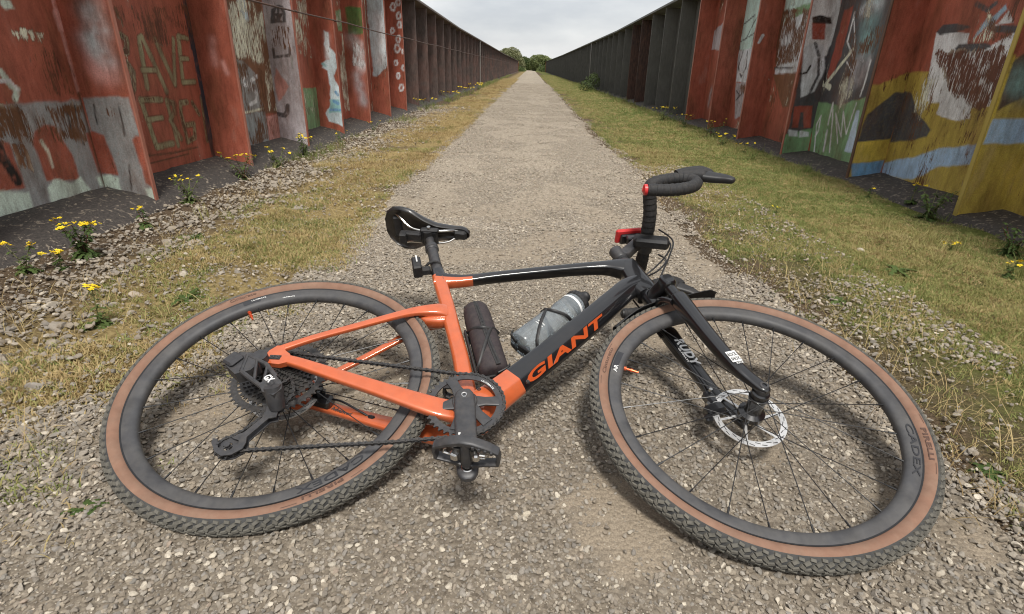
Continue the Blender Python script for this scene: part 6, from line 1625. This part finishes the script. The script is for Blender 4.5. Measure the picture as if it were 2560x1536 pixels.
G = lambda x, y: float(gheight(x, y))
RW = [
 (-1.90, 2.22, .02, .17, 6, .10, 34, 'bushy yellow flowering weed on the dark footing left, largest clump', 1, .0085, True, 1.3),
 (-1.96, 1.98, .01, .15, 2, .04, 10, 'tall yellow flowering weed at the far left edge, nearest one', 2, .0085, False, .8),
 (-1.88, 2.05, .0, .10, 2, .03, 9, 'short yellow weed between the largest clump and the left edge', 3, .009, False, .8),
 (-1.93, 2.66, .02, .13, 2, .03, 8, 'slim yellow flowering weed beside the mint painted stiffener foot', 4, .008, True, .9),
 (-1.36, 1.56, .0, .155, 1, .008, 6, 'single stem yellow flower standing alone on the stony verge behind the rear wheel', 5, .0095, False, 1.4),
 (-2.02, 3.22, .0, .20, 5, .09, 13, 'loose yellow weed at the foot of the first left stiffener', 6, .0075, False, .9),
 (-2.08, 4.02, .0, .22, 6, .16, 24, 'spreading yellow weed under the SAVE ENERGY panel', 7, .009, True, 1.0),
 (-2.05, 4.55, .0, .17, 5, .13, 20, 'low yellow weed in front of the lilac grey stiffener', 8, .009, False, 1.1),
 (-2.06, 5.15, .0, .24, 5, .13, 24, 'tall yellow weed against the lilac grey stiffener', 9, .010, False, 1.2),
 (-2.02, 6.1, .0, .16, 3, .10, 6, 'small yellow weed near the green painted panel', 10, .009, False, .8),
 (-1.95, 7.2, .0, .14, 3, .10, 5, 'small yellow weed near the blue splashed stiffener', 11, .009, False, .8),
 (-1.98, 11.2, .0, .22, 6, .25, 16, 'yellow weed clump where the left wall turns brown', 12, .016, False, 1.1),
 (-1.95, 14.3, .0, .22, 6, .3, 20, 'yellow weed clump further along the brown left wall', 13, .02, False, 1.1),
 (-1.92, 17.6, .0, .24, 6, .3, 20, 'distant yellow weed clump along the brown left wall', 14, .024, False, 1.0),
 (-1.85, 21.0, .0, .25, 6, .4, 22, 'farthest yellow weed clump along the left wall', 15, .026, False, 1.0),
 (2.22, 9.7, .0, .26, 6, .22, 14, 'yellow weed clump where the right wall turns from red to grey', 21, .015, False, 1.2),
 (2.28, 8.6, .0, .24, 5, .20, 7, 'leafy yellow weed at the foot of the plain red stiffeners, right', 22, .013, False, 1.3),
 (2.30, 7.3, .0, .26, 6, .22, 8, 'leafy weed with few flowers before the teal scribbled panel', 23, .011, True, 1.3),
 (2.18, 6.5, .0, .16, 5, .16, 16, 'low yellow weed on the footing between two red stiffeners, right', 24, .011, False, 1.0),
 (2.2, 5.85, .0, .12, 3, .08, 5, 'single yellow weed in front of the green footed stiffener', 25, .011, False, .8),
 (2.30, 3.78, .0, .10, 1, .02, 3, 'small yellow flower below the dark painted hill', 26, .0085, False, 1.6),
 (2.47, 3.60, .03, .12, 1, .02, 7, 'yellow flower on the footing below the white barrels', 27, .0095, False, 1.4),
 (2.07, 2.64, .0, .05, 2, .03, 6, 'flat yellow flower in the grass before the yellow edged stiffener', 28, .009, False, .8),
 (2.02, 2.23, .0, .09, 2, .04, 5, 'yellow flower at the right edge of the verge, nearest one', 29, .009, False, 1.4),
 (1.52, 3.36, .0, .05, 1, .01, 3, 'tiny yellow flower in the middle of the right verge', 30, .009, False, .5),
 (2.36, 3.25, .0, .22, 6, .14, 0, 'green leafy weed in the long grass below the barrels', 31, .009, False, 1.5),
 (2.28, 2.55, .0, .20, 5, .14, 0, 'dark leafy weed below the yellow edged stiffener', 32, .009, True, 1.4),
 (2.12, 2.02, .0, .22, 6, .14, 0, 'dark leafy weed at the right edge beside the nearest flower', 33, .009, True, 1.5),
]
for a in RW:
    ragwort(a[0], a[1], G(a[0], a[1]) + a[2], a[3] * .84, *a[4:7], a[7], a[8], a[9], a[10], a[11])

def rosette(x, y, rad, label, seed):
    r = random.Random(seed); mb = MB()
    for k in range(13):
        b = r.uniform(0, 6.283)
        leaf(mb, (0, 0, .006), (math.cos(b), math.sin(b), r.uniform(.15, .5)), rad * r.uniform(.6, 1.1), rad * .13, 0, 3, r.uniform(.3, .6))
    o = mb.build('rosette_weed', M_leaf, smooth=0)
    o.location = (x, y, G(x, y))
    tag(o, label, 'plant', 'flat leafy weeds in the verges')
rosette(-1.22, 1.80, .085, 'flat green rosette in the moss above the rear tyre, left', 1)
rosette(-1.06, 1.62, .075, 'flat green rosette close to the rear wheel rim', 2)
rosette(-1.02, 1.20, .05, 'small green rosette left of the rear wheel hub', 3)
rosette(-1.62, 2.55, .08, 'green tuft of leaves among the left ballast stones', 4)
rosette(1.62, 2.32, .10, 'dark green rosette in the middle of the right verge', 5)
rosette(1.18, 1.95, .06, 'bright green tuft beside the front tyre top', 6)
rosette(1.02, .98, .05, 'small green sprout at the right bottom by the front tyre', 7)
rosette(-.82, .78, .05, 'small green sprout on gravel at the bottom left corner', 8)

# leafy bush further along the right wall
def foliage_cloud(mb, c, rx, ry, rz, n, size, r, mi=0):
    for _ in range(n):
        while True:
            p = Vector((r.uniform(-1, 1), r.uniform(-1, 1), r.uniform(-1, 1)))
            if .25 < p.length < 1: break
        p = p * (p.length ** -.35 if p.length > 0 else 1)
        if p.length > 1.05: p = p.normalized()
        q = Vector((c[0] + p.x * rx, c[1] + p.y * ry, c[2] + p.z * rz))
        a, b_ = Vector((r.gauss(0, 1), r.gauss(0, 1), r.gauss(0, 1))).normalized(), Vector((r.gauss(0, 1), r.gauss(0, 1), r.gauss(0, 1)))
        b_ = (b_ - a * a.dot(b_)).normalized(); s = size * r.uniform(.5, 1.3)
        mb.add([q - a * s, q - b_ * s * .45, q + a * s, q + b_ * s * .45], [(0, 1, 2, 3)], mi)
def leaf_mat(name, lo, hi):
    m, nt, b = principled(name); L = nt.links
    n1 = node(nt, 'ShaderNodeTexNoise', Scale=1.2, Detail=4.0); L.new(pos_node(nt), n1.inputs['Vector'])
    r_ = ramp(nt, n1.outputs['Fac'], [(.35, lo), (.65, hi)])
    L.new(r_.outputs['Color'], b.inputs['Base Color']); b.inputs['Roughness'].default_value = .7
    tr = node(nt, 'ShaderNodeBsdfTranslucent'); L.new(r_.outputs['Color'], tr.inputs['Color'])
    mx = node(nt, 'ShaderNodeMixShader', Fac=.25); L.new(b.outputs[0], mx.inputs[1]); L.new(tr.outputs[0], mx.inputs[2])
    L.new(mx.outputs[0], nt.nodes['Material Output'].inputs['Surface'])
    return m
M_bush = leaf_mat('bush_leaf', (.055, .085, .022), (.11, .14, .04))
M_crown1 = leaf_mat('tree_leaf_olive', (.15, .165, .075), (.27, .27, .14))
M_crown2 = leaf_mat('tree_leaf_green', (.13, .165, .060), (.25, .28, .11))
M_bark = simple('bark', (.07, .055, .04), .9, 0, 0, .3, 8)

def woody(name, label, cat, x, y, blobs, trunk_h, n, size, mat, seed, group=None, tr=.12):
    if cat == 'tree': blobs = [(bx, by, bz * .86, rx, rz * .9) for bx, by, bz, rx, rz in blobs]
    r = random.Random(seed)
    root = empty(name, Matrix.Translation((x, y, 0)))
    tag(root, label, cat, group)
    t = MB()
    t.tube([(0, 0, -.1), (.03 * trunk_h, 0, trunk_h * .5), (0, 0, trunk_h)], [tr, tr * .75, tr * .5], 7)
    for bx, by, bz, *_ in blobs:
        t.tube([(0, 0, trunk_h * .45), (bx * .5, by * .5, max(bz * .7, trunk_h * .5)), (bx, by, bz)], [tr * .5, tr * .3, tr * .12], 5)
    t.build('trunk' if cat == 'tree' else 'stems', M_bark, root)
    c = MB()
    for bx, by, bz, rx, rz in blobs: foliage_cloud(c, (bx, by, bz), rx, rx, rz, int(n * rx * rz), size, r)
    c.build('crown' if cat == 'tree' else 'foliage', mat, root, smooth=0)
    return root
woody('bush', 'leafy green bush growing at the foot of the grey wall, right', 'bush', 2.22, 21.5, [(0, 0, .30, .30, .28), (-.25, -.5, .2, .25, .2), (.1, .4, .42, .22, .22)], .3, 5200, .035, M_bush, 5, None, .012)
woody('tree', 'taller olive green tree left of the far end of the path', 'tree', -3.7, 118, [(0, 0, 2.6, 2.0, 2.2), (-1.2, .5, 3.0, 1.6, 1.6), (1.0, 0, 1.7, 1.5, 1.4), (-2.4, 0, 2.2, 1.6, 1.8), (.2, .5, 3.4, 1.2, .9), (1.7, 0, .9, 1.0, 1.2)], 1.6, 900, .16, M_crown1, 11, 'trees at the end of the path', .2)
woody('tree', 'lower bright green tree right of the far end of the path', 'tree', 1.6, 121, [(0, 0, 1.9, 1.5, 1.6), (1.1, 0, 2.2, 1.2, 1.1), (-.9, .4, 2.4, 1.0, 1.0), (.5, 0, 2.8, .9, .7), (2.0, 0, 1.4, 1.1, 1.3), (-1.0, 1.0, 1.2, 1.0, 1.3)], 1.4, 1000, .15, M_crown2, 12, 'trees at the end of the path', .18)
woody('tree', 'small dark tree closing the view between the two larger trees', 'tree', -.6, 136, [(0, 0, 1.4, 1.3, 1.5), (-1.0, 0, 2.0, 1.2, 1.3), (.9, 0, 1.0, 1.2, 1.1)], 1.0, 1100, .16, M_bush, 13, 'trees at the end of the path', .15)
for i, (x, y, w, h, lab) in enumerate(((-2.05, 104, .9, .8, 'green bank shrub past the end of the left wall'), (-1.7, 110, .8, .6, 'low shrub behind the left bank shrub at the path end'), (2.15, 104, .9, 1.0, 'green bank shrub past the end of the right wall'), (1.75, 110, .7, .7, 'low shrub behind the right bank shrub at the path end'))):
    woody('shrub', lab, 'bush', x, y, [(0, 0, h * .5, w, h * .55), (w * .5, 1.5, h * .35, w * .7, h * .45)], h * .4, 1500, .09, M_crown2 if i % 2 else M_bush, 40 + i, 'shrubs past the wall ends', .03)
